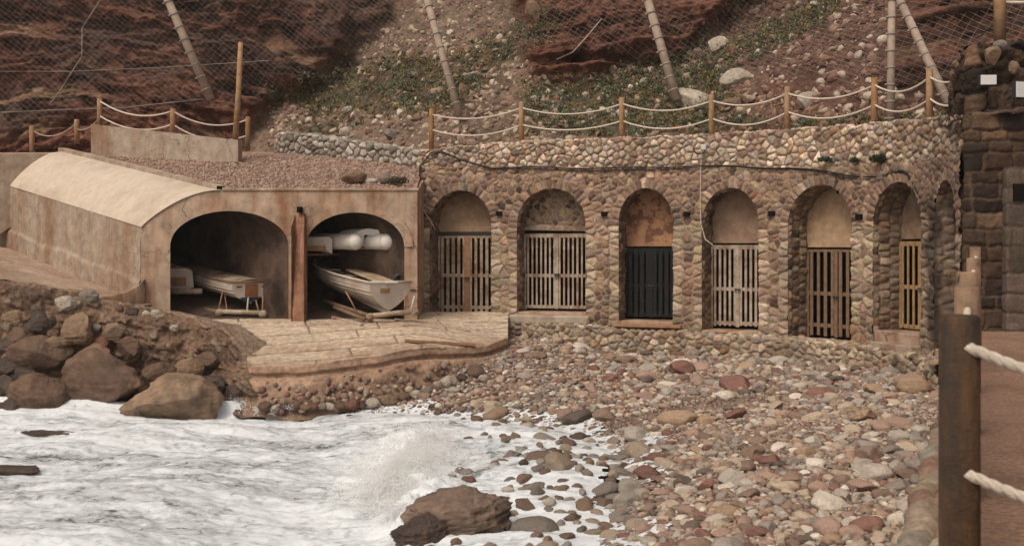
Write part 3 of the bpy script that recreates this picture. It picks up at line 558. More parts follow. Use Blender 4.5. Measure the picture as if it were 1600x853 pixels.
for i, (uc, a, vs, r) in enumerate(OP[:6]):
    zg = AR[i][3]; w_ = DEP-.06
    pts = [wpt(uc, -a-.02, w_, zg+.05)]+[wpt(uc, -a*1.01, w_, z) for z in (vs-.02,)]+[wpt(uc, a*1.02*math.cos(t), w_, vs+r*1.02*math.sin(t)) for t in np.linspace(math.pi, 0, 30)]+[wpt(uc, a+.02, w_, zg+.05)]
    back = Vector((*(-ARC.n(uc)*.14), 0))
    if i == 1:
        xs_ = np.arange(-a-.02, a+.02, .022); zs_ = np.arange(zg+.10, vs+r+.02, .022); A_, B_ = np.meshgrid(xs_, zs_, indexing='ij')
        h, col = stone_relief(A_, B_, np.array(jgrid(-a, a, zg, vs+r, .19, .14, .35)), PAL_LOW, .04, (.36,.28,.2), 60)
        PP = ARC.p(uc)[None,None]+ARC.t(uc)[None,None]*A_[...,None]-ARC.n(uc)[None,None]*(w_-h)[...,None]
        kp = np.where(B_ > vs, np.hypot(A_/a, (B_-vs)/r), np.abs(A_)/a) < 1.04
        link('rubble_infill', grid_mesh('rubble_infill', np.concatenate([PP, B_[...,None]], -1), kp[:-1,:-1], col*1.1), M['masonry'], arc)
        mb = MB(); 
        lint = [wpt(uc, -a, w_-.10, zg+.10), wpt(uc, a, w_-.10, zg+.06), wpt(uc, a, w_-.10, zg+.15), wpt(uc, a*.3, w_-.10, zg+.20), wpt(uc, -a*.5, w_-.10, zg+.25), wpt(uc, -a, w_-.10, zg+.16)]
        mb.prism(lint, back).build('lintel', M['wood_grey'], arc)
    else:
        MB().prism(pts, back).build('plaster_infill', PLM[i], arc)
        if i in (4, 5):
            mb = MB()
            for k in ((0,),(-.10,.02))[i == 5]:
                z = vs+r*(.86 if i == 4 else .12); c = wpt(uc, k-(.0 if i == 4 else .12), w_-.004, z); mb.box(c, (.11 if i == 4 else .06,.05,.11), Matrix.Rotation(math.atan2(ARC.t(uc)[1], ARC.t(uc)[0]), 3, 'Z'))
            mb.build('vent_hole', M['black'], arc)
# black band over gate one
MB().prism([wpt(OP[0][0], s*OP[0][1]*1.0, DEP-.07, z) for s, z in ((-1,3.83),(1,3.83),(1,3.96),(-1,3.96))], Vector((*(-ARC.n(OP[0][0])*.1), 0))).build('lintel', M['plastic_dark'], arc)
# small square drain holes between the arches
for px_, z_ in ((660,4.42),(781,4.42),(945,4.38),(1074,4.36),(1207,4.34),(1345,4.22)):
    u = ARC.u_at_px(px_); MB().box(wpt(u, 0, -.02, z_), (.15,.14,.12), Matrix.Rotation(math.atan2(ARC.t(u)[1], ARC.t(u)[0]), 3, 'Z')).build('drain_hole', M['black'], arc)
# dark rooms: back wall and ceiling
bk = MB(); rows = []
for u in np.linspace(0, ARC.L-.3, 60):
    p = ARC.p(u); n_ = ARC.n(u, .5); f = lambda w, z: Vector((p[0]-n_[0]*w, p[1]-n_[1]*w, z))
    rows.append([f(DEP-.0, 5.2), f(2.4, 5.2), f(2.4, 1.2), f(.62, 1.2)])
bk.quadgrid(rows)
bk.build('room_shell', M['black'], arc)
# plinth, sills and steps
PLU = np.linspace(ARC.u_at_px(790), ARC.L-.02, 260); PLP = Path(ARC.p(PLU)+ARC.n(PLU, .5)*(.38+.05*np.sin(PLU*1.7))[:,None], side=1)
def pl_top(u): return np.interp(u/PLP.L, [0,.18,.26,.55,1], [1.62,1.58,1.47,1.43,1.36])
stone_wall('plinth', PLP, lambda u: np.full(np.shape(u), .75), pl_top, PAL_TOP, arc, spacing=.155, relief=.05, mortar=(.34,.25,.175), top=.60, seed=5, colmod=lambda P, c: c*.84*(1-.45*sstep(.1,.4,P[...,2]*0+0)[...,None]) if False else np.where((P[...,2] > pl_top(0)*0+1.30)[...,None] & (np.abs(fbm(P[...,0]*.6,P[...,1]*.6,0,3,9))[...,None] < .0), c, c*.86))
for i, (pl, pr, zb_, *_r) in enumerate(AR):
    uc, a = OP[i][:2]; t = ARC.t(uc); rot = Matrix.Rotation(math.atan2(t[1], t[0]), 3, 'Z'); zz = zb_-.03
    MB().box(wpt(uc, 0, DEP/2-.02+(.04 if i else 0), (zz+1.0)/2), (2*a+.02, DEP+.10, zz-1.0), rot, .015).build('door_sill', M['concrete'] if i else M['rust'], arc)
uc, a = OP[1][:2]; t = ARC.t(uc); rot = Matrix.Rotation(math.atan2(t[1], t[0]), 3, 'Z')
MB().box(wpt(uc, 0, -.16, 1.70), (2*a+.25, .40, .22), rot, .04).build('projecting_sill', M['concrete_side'], arc)
uc, a = OP[5][:2]; t = ARC.t(uc); rot = Matrix.Rotation(math.atan2(t[1], t[0]), 3, 'Z')
MB().box(wpt(uc, .05, .02, 1.45), (a*1.7, .6, .2), rot, .02).build('step', M['concrete_side'], arc)
uc, a = OP[2][:2]; t = ARC.t(uc); rot = Matrix.Rotation(math.atan2(t[1], t[0]), 3, 'Z')
MB().box(wpt(uc, .05, -.14, 1.60), (2*a+.35, .25, .08), rot, .01).build('threshold_board', M['wood_rust'], arc)

# gates
def gate(i, m_, label, nsl, rails, w, ins=0.0, mid=None, lean=0, split=True, wide=None, slat=.055, clip=(-1,1)):
    uc, a = OP[i][:2]; zb_, zt_ = AR[i][2:4]; t = ARC.t(uc); n_ = ARC.n(uc); T = Vector((t[0], t[1], 0)); N = Vector((n_[0], n_[1], 0)); base = wpt(uc, 0, w, 0)
    rot = Matrix.Rotation(math.atan2(t[1], t[0]), 3, 'Z'); a2 = a*.985
    def c(x, d, z): return base+T*x+N*d+Vector((0,0,z))
    g = MB()
    for x in (-a2+.03, a2-.03): g.box(c(x, 0, (zb_+zt_)/2), (.06,.07,zt_-zb_), rot)
    g.box(c(0, -.01, zt_-.03), (2*a2,.06,.06), rot)
    go = g.build('gate', m_, arc); tag(go, label)
    W = 2*a2-.12
    for k, (x0, x1) in enumerate(((-a2+.06, -.012), (.012, a2-.06))):
        lf = MB(); n2 = nsl; tw = x1-x0; stp = tw/n2
        for j in range(n2):
            x = x0+stp*(j+.5); dz = random.uniform(-.015,.015); lf.box(c(x, .045+random.uniform(-.003,.003), (zb_+zt_)/2+dz), (slat*random.uniform(.9,1.08), .02, zt_-zb_-.10), rot)
        for rz in rails: lf.box(c((x0+x1)/2, .018, zb_+(zt_-zb_)*rz), (tw,.03,.085), rot)
        if wide and k == wide[0]:
            lf2 = MB(); xx = x0+wide[1]*tw; lf2.box(c(xx, .064, (zb_+zt_)/2-.01), (wide[2],.022,zt_-zb_-.02), rot)
        o = lf.build('door_leaf', m_, go)
        if mid and mid[k]: o.data.materials[0] = mid[k]
    st = MB(); st.box(c(0, .062, (zb_+zt_)/2), (.085 if not wide else .17, .02, zt_-zb_-.06), rot); st.build('centre_board', wide[3] if wide else m_, go)
    lt = MB(); lt.box(c(0, .09, zb_+(zt_-zb_)*.47), (.15,.03,.03), rot); lt.tube([c(-.05,.09,zb_+(zt_-zb_)*.47), c(-.03,.11,zb_+(zt_-zb_)*.43), c(.03,.11,zb_+(zt_-zb_)*.43), c(.05,.09,zb_+(zt_-zb_)*.47)], .009, 6); lt.build('latch', M['plastic_dark'], go)
gate(0, M['wood_grey'], 'grey slatted double gate with wide reddish centre board', 5, (.10,.50), DEP-.12, wide=(0,1,.19,M['wood_rust']), slat=.085)
gate(1, M['wood_pale'], 'bleached narrow slatted double gate under a rubble filled arch', 7, (.04,.45,.97), DEP-.14, slat=.05)
gate(2, M['wood_black'], 'black painted slatted double gate', 4, (.05,.47,.95), DEP-.12, slat=.11)
gate(3, M['wood_pale'], 'pale grey slatted gate slightly ajar', 5, (.06,.47,.97), DEP-.14, slat=.06)
gate(4, M['wood_brown'], 'dark brown slatted double gate', 4, (.14,.50), DEP-.12, slat=.085)
gate(5, M['wood_ochre'], 'ochre slatted gate above two steps', 4, (.03,.48,.97), DEP-.12, slat=.06)

# =================================================================== CONCRETE BOATHOUSE
FY = 26.85
def fp(px, py, Y=FY): return at(px, py, Y)
bh = thing('concrete_boathouse', 'rust stained concrete boathouse with two open barrel vaults', 'boathouse', (-5.7, FY, 1.7))
def arch_pts(cx, hw, zs, rise, zb_, n=40):
    return [Vector((cx-hw, 0, zb_))]+[Vector((cx-hw*math.cos(t), 0, zs+rise*math.sin(t))) for t in np.linspace(0, math.pi, n)]+[Vector((cx+hw, 0, zb_))]
cxL, hwL, zsL, rsL = -6.975, 1.46, EYE-.02, .86
cxR, hwR, zsR, rsR = -3.87, 1.215, EYE-.04, .84
ZB = 1.35
xL, xR, xC = fp(220,0).x, fp(652,0).x, fp(345,0).x; zTop = fp(0,297).z; zSh = fp(0,355).z
def outer_top(x):
    if x >= xC: return zTop
    t = (x-xL)/(xC-xL); return zSh+(zTop-zSh)*math.sin(t*math.pi/2)**.85
# facade as columns of quads above and beside the openings
def facade():
    m_ = MB(); xs = sorted(set([xL, xR, xC]+[cxL+hwL*math.cos(t) for t in np.linspace(0, math.pi, 50)]+[cxR+hwR*math.cos(t) for t in np.linspace(0, math.pi, 50)]+list(np.linspace(xL, xC, 24))+list(np.linspace(xC, xR, 30))))
    fr = []
    for x in xs:
        lo = ZB
        fr.append((x, outer_top(x)))
    def low(x, side):
        for c_, h_, z_, r_ in ((cxL,hwL,zsL,rsL),(cxR,hwR,zsR,rsR)):
            if c_-h_-1e-6 <= x <= c_+h_+1e-6:
                inner = (x > c_-h_+1e-6 or side > 0) and (x < c_+h_-1e-6 or side < 0)
                if inner: return z_+r_*math.sqrt(max(0, 1-((x-c_)/h_)**2))
        return ZB
    for i in range(len(xs)-1):
        x0, x1 = xs[i], xs[i+1]; a0, a1 = low(x0, 1), low(x1, -1); b0, b1 = outer_top(x0), outer_top(x1)
        n = max(1, int((b0-a0)/.5))
        vs = [[m_.bm.verts.new((x, FY, z0+(z1-z0)*k/n)) for k in range(n+1)] for x, z0, z1 in ((x0,a0,b0),(x1,a1,b1))]
        for k in range(n): m_.bm.faces.new((vs[0][k], vs[1][k], vs[1][k+1], vs[0][k+1]))
    bmesh.ops.remove_doubles(m_.bm, verts=m_.bm.verts, dist=.001)
    m_.build('front_wall', M['concrete'], bh)
facade()
def sweep(name, prof, L, m_, start=0.0, n=12, smooth=True, close=False):
    rows = [[Vector(p)+Vector((0, FY, 0))+Vector(AX)*(s/8.4) for p in prof] for s in np.linspace(start, L, n)]
    b = MB(); b.quadgrid(rows, close); return b.build(name, m_, bh, smooth)
for c_, h_, z_, r_ in ((cxL,hwL,zsL,rsL),(cxR,hwR,zsR,rsR)):
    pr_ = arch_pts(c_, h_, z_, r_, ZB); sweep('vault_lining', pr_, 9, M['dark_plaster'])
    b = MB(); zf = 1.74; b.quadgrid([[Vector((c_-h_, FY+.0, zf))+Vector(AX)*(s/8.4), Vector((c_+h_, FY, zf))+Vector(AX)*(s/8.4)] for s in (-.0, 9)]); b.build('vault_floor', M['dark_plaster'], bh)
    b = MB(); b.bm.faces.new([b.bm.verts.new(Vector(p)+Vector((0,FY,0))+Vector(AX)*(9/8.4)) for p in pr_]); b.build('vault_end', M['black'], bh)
    # archivolt: slightly raised band around each mouth
    b = MB(); o1 = arch_pts(c_, h_+.003, z_, r_+.003, z_-.02, 40)[1:-1]; o2 = arch_pts(c_, h_+.22, z_, r_+.22, z_-.02, 40)[1:-1]
    rows = [[Vector((p.x, FY-.045, p.z)) for p in o1], [Vector((p.x, FY-.05, p.z)) for p in o2], [Vector((p.x, FY+.01, p.z)) for p in o2]]
    if c_ == cxR: b.quadgrid(rows+[]); b.quadgrid([[Vector((p.x, FY-.045, p.z)) for p in o1],[Vector((p.x, FY+.01, p.z)) for p in o1]]); b.build('archivolt', M['concrete'], bh)
# roof of the left vault and side wall
top = [Vector((x, 0, outer_top(x))) for x in np.linspace(xL, xC, 24)]
sweep('vault_roof', [Vector((p.x, -.02, p.z+.004)) for p in top], 8.4, M['roofcement'], start=-.03, n=24)
def side_wall():
    L = np.linspace(0, 1, 200); V = np.linspace(0, 1, 70); A_, B_ = np.meshgrid(L, V, indexing='ij')
    X = xL+AX[0]*A_; Y = FY+AX[1]*A_; zb_ = 1.5+AX[2]*A_; zt_ = zSh+AX[2]*A_; Z = zb_+(zt_-zb_)*B_
    d = .03*fbm(A_*22, B_*6, 0, 4, 501)+.05*sstep(.5,.46,B_+.03*fbm(A_*9,0,0,3,503)); n_ = np.array([-AX[1], AX[0]])/8.42
    return link('side_wall', grid_mesh('side_wall', np.stack([X+n_[0]*d, Y+n_[1]*d, Z], -1)), M['concrete_side'], bh)
side_wall()
# curb along the roof, coping over the facade, back and end
sweep('roof_curb', [Vector((xC-.10, 0, zTop-.05)), Vector((xC-.10, 0, zTop+.10)), Vector((xC+.12, 0, zTop+.10)), Vector((xC+.12, 0, zTop-.15))], 8.6, M['concrete_side'], close=True, smooth=False)
MB().box(((xC+xR)/2+.04, FY+.06, zTop+.015), (xR-xC, .2, .07), None, .012).build('coping', M['concrete'], bh)
MB().prism([Vector((xR-.004, FY+.012, ZB)), Vector((xR-.004, 29.3, ZB)), Vector((xR-.004, 29.3, 5.4)), Vector((xR-.004, FY+.012, zTop-.04))], (-.10,0,0)).build('end_wall', M['concrete'], bh)
# protruding pillar between the mouths, with a spout at its head
xp0, xp1 = fp(455,0,26.45).x, fp(475,0,26.45).x; xm = (xp0+xp1)/2
b = MB(); b.prism([Vector((xp0,26.45,ZB)), Vector((xp1,26.45,ZB)), Vector((xp1,26.45,4.02)), Vector((xm+.11,26.72,4.36)), Vector((xm-.11,26.72,4.36)), Vector((xp0,26.45,4.02))], (0,.42,0)); b.build('pillar', M['rust'], bh)
MB().box((xm, 26.72, 4.47), (.09,.3,.14)).build('spout', M['black'], bh)
# low concrete block wall behind the vault and small wall at far left
def slab(name, p0, p1, z0, z1, ztop0, ztop1, th, m_, label, cat):
    o = MB(); a = Vector((*p0, z0)); b_ = Vector((*p1, z1)); d = (b_-a); nn = Vector((-d.y, d.x, 0)).normalized()*th
    o.prism([a, b_, Vector((*p1, ztop1)), Vector((*p0, ztop0))], nn); r = o.build(name, m_, None, False, (p0[0], p0[1], min(z0,z1))); return tag(r, label, cat)
A1, A2 = at(142,233,32.8), at(372,226,31.2)
slab('block_wall', (A1.x,A1.y), (A2.x,A2.y), A1.z-.4, A2.z-.5, at(142,194,32.8).z, at(372,219,31.2).z, .22, M['concrete_side'], 'low grey concrete block wall tapering to the right above the vault roof', 'wall')
A1, A2 = at(-80,285,31.2), at(88,252,32.6)
slab('parapet_wall', (A1.x,A1.y), (A2.x,A2.y), 3.0, 5, at(0,245,31.2).z, at(88,240,32.6).z, .25, M['concrete_side'], 'short pale concrete wall at the far left end of the vault roof', 'wall')
# curved red kerb at the foot of the side wall
kq_ = [at(148,470,25.0), at(175,470,25.5), at(200,466,26.0), at(216,460,26.5), at(226,452,26.8)]; b = MB(); b.quadgrid([[p+Vector((0,0,-.3)) for p in kq_], [p+Vector((0,0,.05+.05*i)) for i, p in enumerate(kq_)], [p+Vector((-.05,.14,.07+.05*i)) for i, p in enumerate(kq_)], [p+Vector((-.06,.18,-.3)) for p in kq_]]); tag(b.build('kerb', M['concrete'], None, True, at(180,465,25.8)), 'low curved reddish concrete kerb at the corner of the left vault', 'kerb')

# =================================================================== DRY STONE WALL, TOWER, WALKWAY WALL
DP = Path([(at(p,0,y).x, y) for p, y in ((432,34.0),(446,33.4),(500,32.6),(560,31.8),(620,31.0),(660,30.3),(690,30.0))], side=1, smooth=1)
def dz(u, a_, b_): return np.interp(u/DP.L, [0,.1,.35,.7,1], a_ if b_ else a_)
def dp_top(u):
    q = DP.p(u); px = 800+F*q[...,0]/q[...,1]; return EYE+(HOR-np.interp(px, [432,440,500,560,620,660,690],[214,208,214,222,231,238,240]))*q[...,1]/F
t = thing('dry_stone_wall', 'low pale grey dry stone wall curving left of the arcade', 'wall', (*DP.p(DP.L/2), 6))
stone_wall('stonework', DP, lambda u: dp_top(u)-.85, dp_top, PAL_GREY, t, spacing=.19, relief=.06, mortar=(.13,.095,.07), top=.4, seed=8, joint=.02, res=.025)
TY = 19.0
TP = Path([(8.62,20.5),(8.25,19.6),(7.95,TY+.10),(8.02,TY),(8.3,TY),(8.9,TY),(14,TY)], side=1)
tw = thing('stone_tower', 'dark ruined masonry tower at the right edge of the walkway', 'tower', (8.6, TY, WALK_Z))
sds = np.array(jgrid(0, TP.L, .8, 6.2, .46, .36, .16, True))
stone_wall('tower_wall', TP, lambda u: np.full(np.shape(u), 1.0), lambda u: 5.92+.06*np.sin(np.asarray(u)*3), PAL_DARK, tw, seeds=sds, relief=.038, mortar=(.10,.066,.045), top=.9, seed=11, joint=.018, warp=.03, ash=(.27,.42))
TP2 = Path([(8.5,20.9),(8.33,19.75),(8.42,19.6),(14,19.6)], side=1)
stone_wall('upper_pier', TP2, lambda u: np.full(np.shape(u), 5.7), lambda u: 7.15+.12*vnoise(np.asarray(u)*3,0,0,9), PAL_DARK+[((.20,.125,.08),1.5)], tw, spacing=.38, sv=.30, relief=.09, mortar=(.07,.05,.04), top=1.2, seed=12, joint=.025, warp=.06)
TP3 = Path([(8.56,18.98),(8.56,18.80),(14,18.80)], side=1)
stone_wall('rendered_wall', TP3, lambda u: np.full(np.shape(u), 1.9), lambda u: 4.95+0*np.asarray(u), [((.115,.085,.065),3),((.095,.07,.055),2)], tw, spacing=.5, sv=.3, relief=.018, mortar=(.09,.065,.05), top=.2, seed=13, ash=(.36,.6))
MB().box(((1592-800)*18.8/F+.1, 18.80, EYE+(HOR-301)*18.8/F), (.42,.10,.30)).build('window_opening', M['black'], tw)
RP = Path([(edge_x(y), y) for y in (21.6, 16, 12, 8, 5.4, 2, -4)], side=1)
rw = thing('retaining_wall', 'tan stone retaining wall along the seaward edge of the walkway', 'wall', (edge_x(10), 10, 1))
stone_wall('stonework', RP, lambda u: np.full(np.shape(u), .2), lambda u: WALK_Z+.02+.02*np.sin(np.asarray(u)*5), PAL_EDGE, rw, spacing=.34, sv=.2, relief=.05, mortar=(.22,.15,.10), top=.26, seed=14, res=.026, ash=(.17,.42))

# =================================================================== ROPE FENCES
def post_mesh(p, h, r, parent, m_):
    b = MB(); p = Vector(p); lean = Vector((random.uniform(-.01,.01), random.uniform(-.01,.01), 0)); b.tube([p-Vector((0,0,.15)), p+lean*.5+Vector((0,0,h*.5)), p+lean+Vector((0,0,h-.012)), p+lean+Vector((0,0,h))], [r,r*.98,r*.97,r*.86], 14); return b.build('post', m_, parent, True)
def rope(p, q, sag, r, parent, m_=None, n=22, twist=False):
    b = MB(); p = Vector(p); q = Vector(q); pts = [p.lerp(q, i/n)-Vector((0,0,sag*4*(i/n)*(1-i/n))) for i in range(n+1)]
    if twist:
        d = (q-p); n2 = int(d.length/.012); 
        for s3 in range(3):
            pp = []
            for i in range(n2+1):
                t_ = i/n2; c = p.lerp(q, t_)-Vector((0,0,sag*4*t_*(1-t_))); an = t_*d.length/.13*2*math.pi+s3*2.094
                tt = d.normalized(); a_ = tt.cross(Vector((0,0,1))).normalized(); b_ = tt.cross(a_); pp.append(c+(a_*math.cos(an)+b_*math.sin(an))*r*.5)
            b.tube(pp, r*.56, 8)
    else: b.tube(pts, r, 7)
    return b.build('rope', m_ or M['rope'], parent, True)
uf = thing('rope_fence', 'white rope fence on wooden posts along the top of the arcade', 'fence', (4, 27.4, 6.3))
fpx = [(674,225.6,54,29.3),(815,220.5,60,28.6),(972,215,61,27.75),(1112,212,63,26.8),(1230,203,66,25.75),(1366,193.5,70,23.9),(1452,187,77,22.1)]
tops = []
for px_, pb, hp, y_ in fpx:
    p = at(px_, pb, y_); h = 1.02*1.0; h = hp*y_/F; post_mesh(p, h+.02, .072, uf, M['post']); tops.append((p, h))
end = (at(1521,102,20.4), at(1521,142,20.4))
for i in range(len(tops)):
    p, h = tops[i]; a1, a2 = p+Vector((0,-.03,h*.86)), p+Vector((0,-.03,h*.42))
    if i+1 < len(tops): q, h2 = tops[i+1]; b1, b2 = q+Vector((0,-.03,h2*.86)), q+Vector((0,-.03,h2*.42))
    else: b1, b2 = end
    rope(a1, b1, .19+random.uniform(-.02,.03), .021, uf); rope(a2, b2, .20+random.uniform(-.02,.03), .021, uf)
lf = thing('rope_fence', 'weathered rope fence on brown posts above the left vault', 'fence', (-11, 33, 6.4))
lp = [(50,242,45,35.0),(120,217,30,34.5),(156,196,42,33.4),(270,208,38,32.0),(387,228,45,32.2)]
tp = []
for px_, pb, hp, y_ in lp: p = at(px_, pb, y_); h = hp*y_/F; post_mesh(p, h, .085 if px_ < 300 else .075, lf, M['wood_rust'] if px_ != 387 else M['post']); tp.append((p, h))
rope(tp[0][0]+Vector((0,0,tp[0][1]*.85)), tp[1][0]+Vector((0,0,tp[1][1]*.85)), .30, .02, lf, M['pole'])
rope(tp[1][0]+Vector((0,0,.3)), tp[2][0]+Vector((0,0,.25)), .15, .02, lf, M['pole'])
for k in (2,3):
    for fr in (.9,.35): rope(tp[k][0]+Vector((0,-.03,tp[k][1]*fr)), tp[k+1][0]+Vector((0,-.03,tp[k+1][1]*fr)), .28, .024, lf)
nf_ = thing('rope_fence', 'close blurred rope fence of treated round posts on the walkway', 'fence', (1.58, 3.84, WALK_Z))
np_ = [(1499.5,3.84,492,.0715),(1511.5,6.4,448,.072),(1514.5,8.6,425,.072),(1521,11.2,403,.072),(1525,14.2,386,.072)]
tpn = []
for k, (px_, y_, pt, r_) in enumerate(np_):
    p = at(px_, 0, y_); zt_ = at(0, pt, y_).z; p.z = WALK_Z; post_mesh(p, zt_-WALK_Z, r_, nf_, M['post_near'] if k == 0 else M['post_mid']); tpn.append((p, zt_))
for k in range(4):
    for dz_ in (.12,.56):
        rope(Vector((tpn[k][0].x, tpn[k][0].y, tpn[k][1]-dz_)), Vector((tpn[k+1][0].x, tpn[k+1][0].y, tpn[k+1][1]-dz_)), .16, .022, nf_, twist=False)
off = Vector((3.45, 3.3, 0))
for py_, ey in ((538,.02),(733,.0)):
    a_ = at(1497, py_, 3.84)+Vector((.0,-.06,0)); b_ = Vector((off.x, off.y, a_.z-.02)); rope(a_, b_, .21, .021, nf_, twist=True)
post_mesh(Vector((off.x, off.y, WALK_Z)), 1.27, .072, nf_, M['post_near'])

# =================================================================== POLES AND NET OVER THE CLIFF
poles = [((327,150),(250,-28),35.6,35.0,.13,'leaning lattice pole holding the net at the left of the cliff'),((716,174),(661,-22),32.0,32.6,.11,'leaning grey net pole above the start of the arcade fence'),
         ((1056,152),(1003,-30),30.2,30.6,.12,'leaning grey net pole above the middle of the arcade'),((1391,200),(1394,-40),25.6,25.6,.09,'tall upright pole rising behind the arcade fence'),((1480,158),(1396,-20),25.0,26.5,.10,'slanting pole crossing towards the stone tower')]
for (a_, b_, ya, yb, r_, lab) in poles:
    p, q = at(*a_, ya), at(*b_, yb); t = thing('net_pole', lab, 'pole', p, 'poles that hold the rockfall net'); b = MB(); b.tube([p-(q-p)*.03, p.lerp(q,.5), q+(q-p)*.25], [r_*1.08,r_,r_*.95], 10).build('pole_shaft', M['pole'], t, True)
    for k in np.arange(.06, 1.05, .11):
        b = MB(); c = p.lerp(q, k); d = (q-p).normalized(); s_ = d.cross(Vector((0,1,0))).normalized(); b.tube([c-d*.02, c+d*.02], r_*1.14, 10); b.box(c+s_*r_*1.2, (.06,.05,.05)); b.build('clamp_band', M['wire'], t, True)
p, q = at(367,226,31.6), at(376,67,31.6); b = MB(); b.tube([p, p.lerp(q,.5)+Vector((.02,0,0)), q], [.085,.08,.07], 10); tag(b.build('wooden_pole', M['post'], None, True, p), 'tall plain wooden pole beside the end post of the left rope fence', 'pole')
p, q = at(1562,64,20.2), at(1562,-60,20.2); b = MB(); b.tube([p, q], [.105,.105], 12); tag(b.build('wooden_post', M['post'], None, True, p), 'thick wooden post standing on top of the stone tower', 'post')
p, q = at(1571,4,20.2), at(1700,6,20.2); b = MB(); b.tube([p, q], .03, 8); tag(b.build('white_rail', M['rope'], None, True, p), 'thin white rail running from the thick post on the tower', 'rail')
def net():
    b = MB(); V = []; Fc = []
    def strip(pts, r):
        pts = np.array(pts); n = len(pts)
        if n < 2: return
        base = sum(len(v) for v in V); d = np.gradient(pts, axis=0); d /= np.linalg.norm(d, axis=1, keepdims=True)+1e-9; a = np.cross(d, [0,1,0]); a /= np.linalg.norm(a, axis=1, keepdims=True)+1e-9; c = np.cross(a, d)
        ring = np.stack([pts+a*r, pts-a*r*.5+c*r*.87, pts-a*r*.5-c*r*.87], 1); V.append(ring.reshape(-1,3)); i = base+np.arange(n-1)*3
        for k in range(3): Fc.append(np.stack([i+k, i+(k+1)%3, i+3+(k+1)%3, i+3+k], -1))
    zs = np.arange(6.4, 14, .16)
    def smoothY(x, z): # the net hangs clear of the rock
        return cliff_at(x, z)
    import itertools
    gx = np.arange(-24, 16, .25); gz = np.arange(5, 15, .25); GX, GZ = np.meshgrid(gx, gz, indexing='ij'); GY = cliff_at(GX, GZ)
    for _ in range(3):
        GY = np.minimum(GY, (np.roll(GY,1,0)+np.roll(GY,-1,0)+np.roll(GY,1,1)+np.roll(GY,-1,1))/4)
    for _ in range(2): GY = (GY+np.roll(GY,1,0)+np.roll(GY,-1,0))/3
    def ny(x, z):
        i = np.clip(((x+24)/.25).astype(int), 0, len(gx)-2); j = np.clip(((z-5)/.25).astype(int), 0, len(gz)-2); fx = (x-gx[i])/.25; fz = (z-gz[j])/.25
        return (GY[i,j]*(1-fx)+GY[i+1,j]*fx)*(1-fz)+(GY[i,j+1]*(1-fx)+GY[i+1,j+1]*fx)*fz-.10
    for x0 in np.arange(-34, 24, .22):
        for sg in (1,-1):
            x = x0+sg*(zs-6.4)*(-1.25 if sg == 1 else -.62); y = ny(x, zs); px, py = pix(x, y, zs)
            ok = (x > -23.5) & (x < 15) & (py < np.interp(px, [0,300,450,620,800,1100,1500], [200,170,150,70,60,110,140])+6*np.sin(px/13))
            idx = np.where(ok)[0]
            if len(idx) > 3: strip(np.stack([x, y, zs], -1)[idx], (.0042 if sg == 1 else .003))
    V_ = np.concatenate(V); F_ = np.concatenate(Fc); o = link('rockfall_net', np_mesh('rockfall_net', V_, F_), M['wire'], None, False)
    tag(o, 'fine wire rockfall netting draped over the red cliff', 'net')
net()
def cliff_cable(pts, r, label, m_=None):
    P = []
    for k in range(len(pts)-1):
        for f in np.linspace(0,1,14)[:-1]: P.append((pts[k][0]+(pts[k+1][0]-pts[k][0])*f, pts[k][1]+(pts[k+1][1]-pts[k][1])*f))
    P.append(pts[-1]); H = cliff_hit([a[0] for a in P],[a[1] for a in P]); Yv = np.minimum(H[:,1], np.convolve(np.pad(H[:,1],4,'edge'), np.ones(9)/9,'valid'))-.18
    q = [at(a[0],a[1],y) for a,y in zip(P,Yv)]; tag(MB().tube(q, r, 6).build('steel_cable', m_ or M['wire'], None, True, q[0]), label, 'cable', 'steel cables across the cliff')
cliff_cable([(160,-5),(128,45),(128,88),(95,140),(76,165)], .016, 'dark steel cable hanging down the far left cliff')
cliff_cable([(0,176),(90,172),(200,168),(318,155)], .014, 'steel cable running level to the foot of the lattice pole')
cliff_cable([(-5,112),(110,112),(250,106),(420,95)], .012, 'thin steel cable crossing the middle of the left cliff')
cliff_cable([(940,30),(915,60),(895,82),(870,93)], .022, 'thick sagging cable loop on the red rock face', M['pole'])

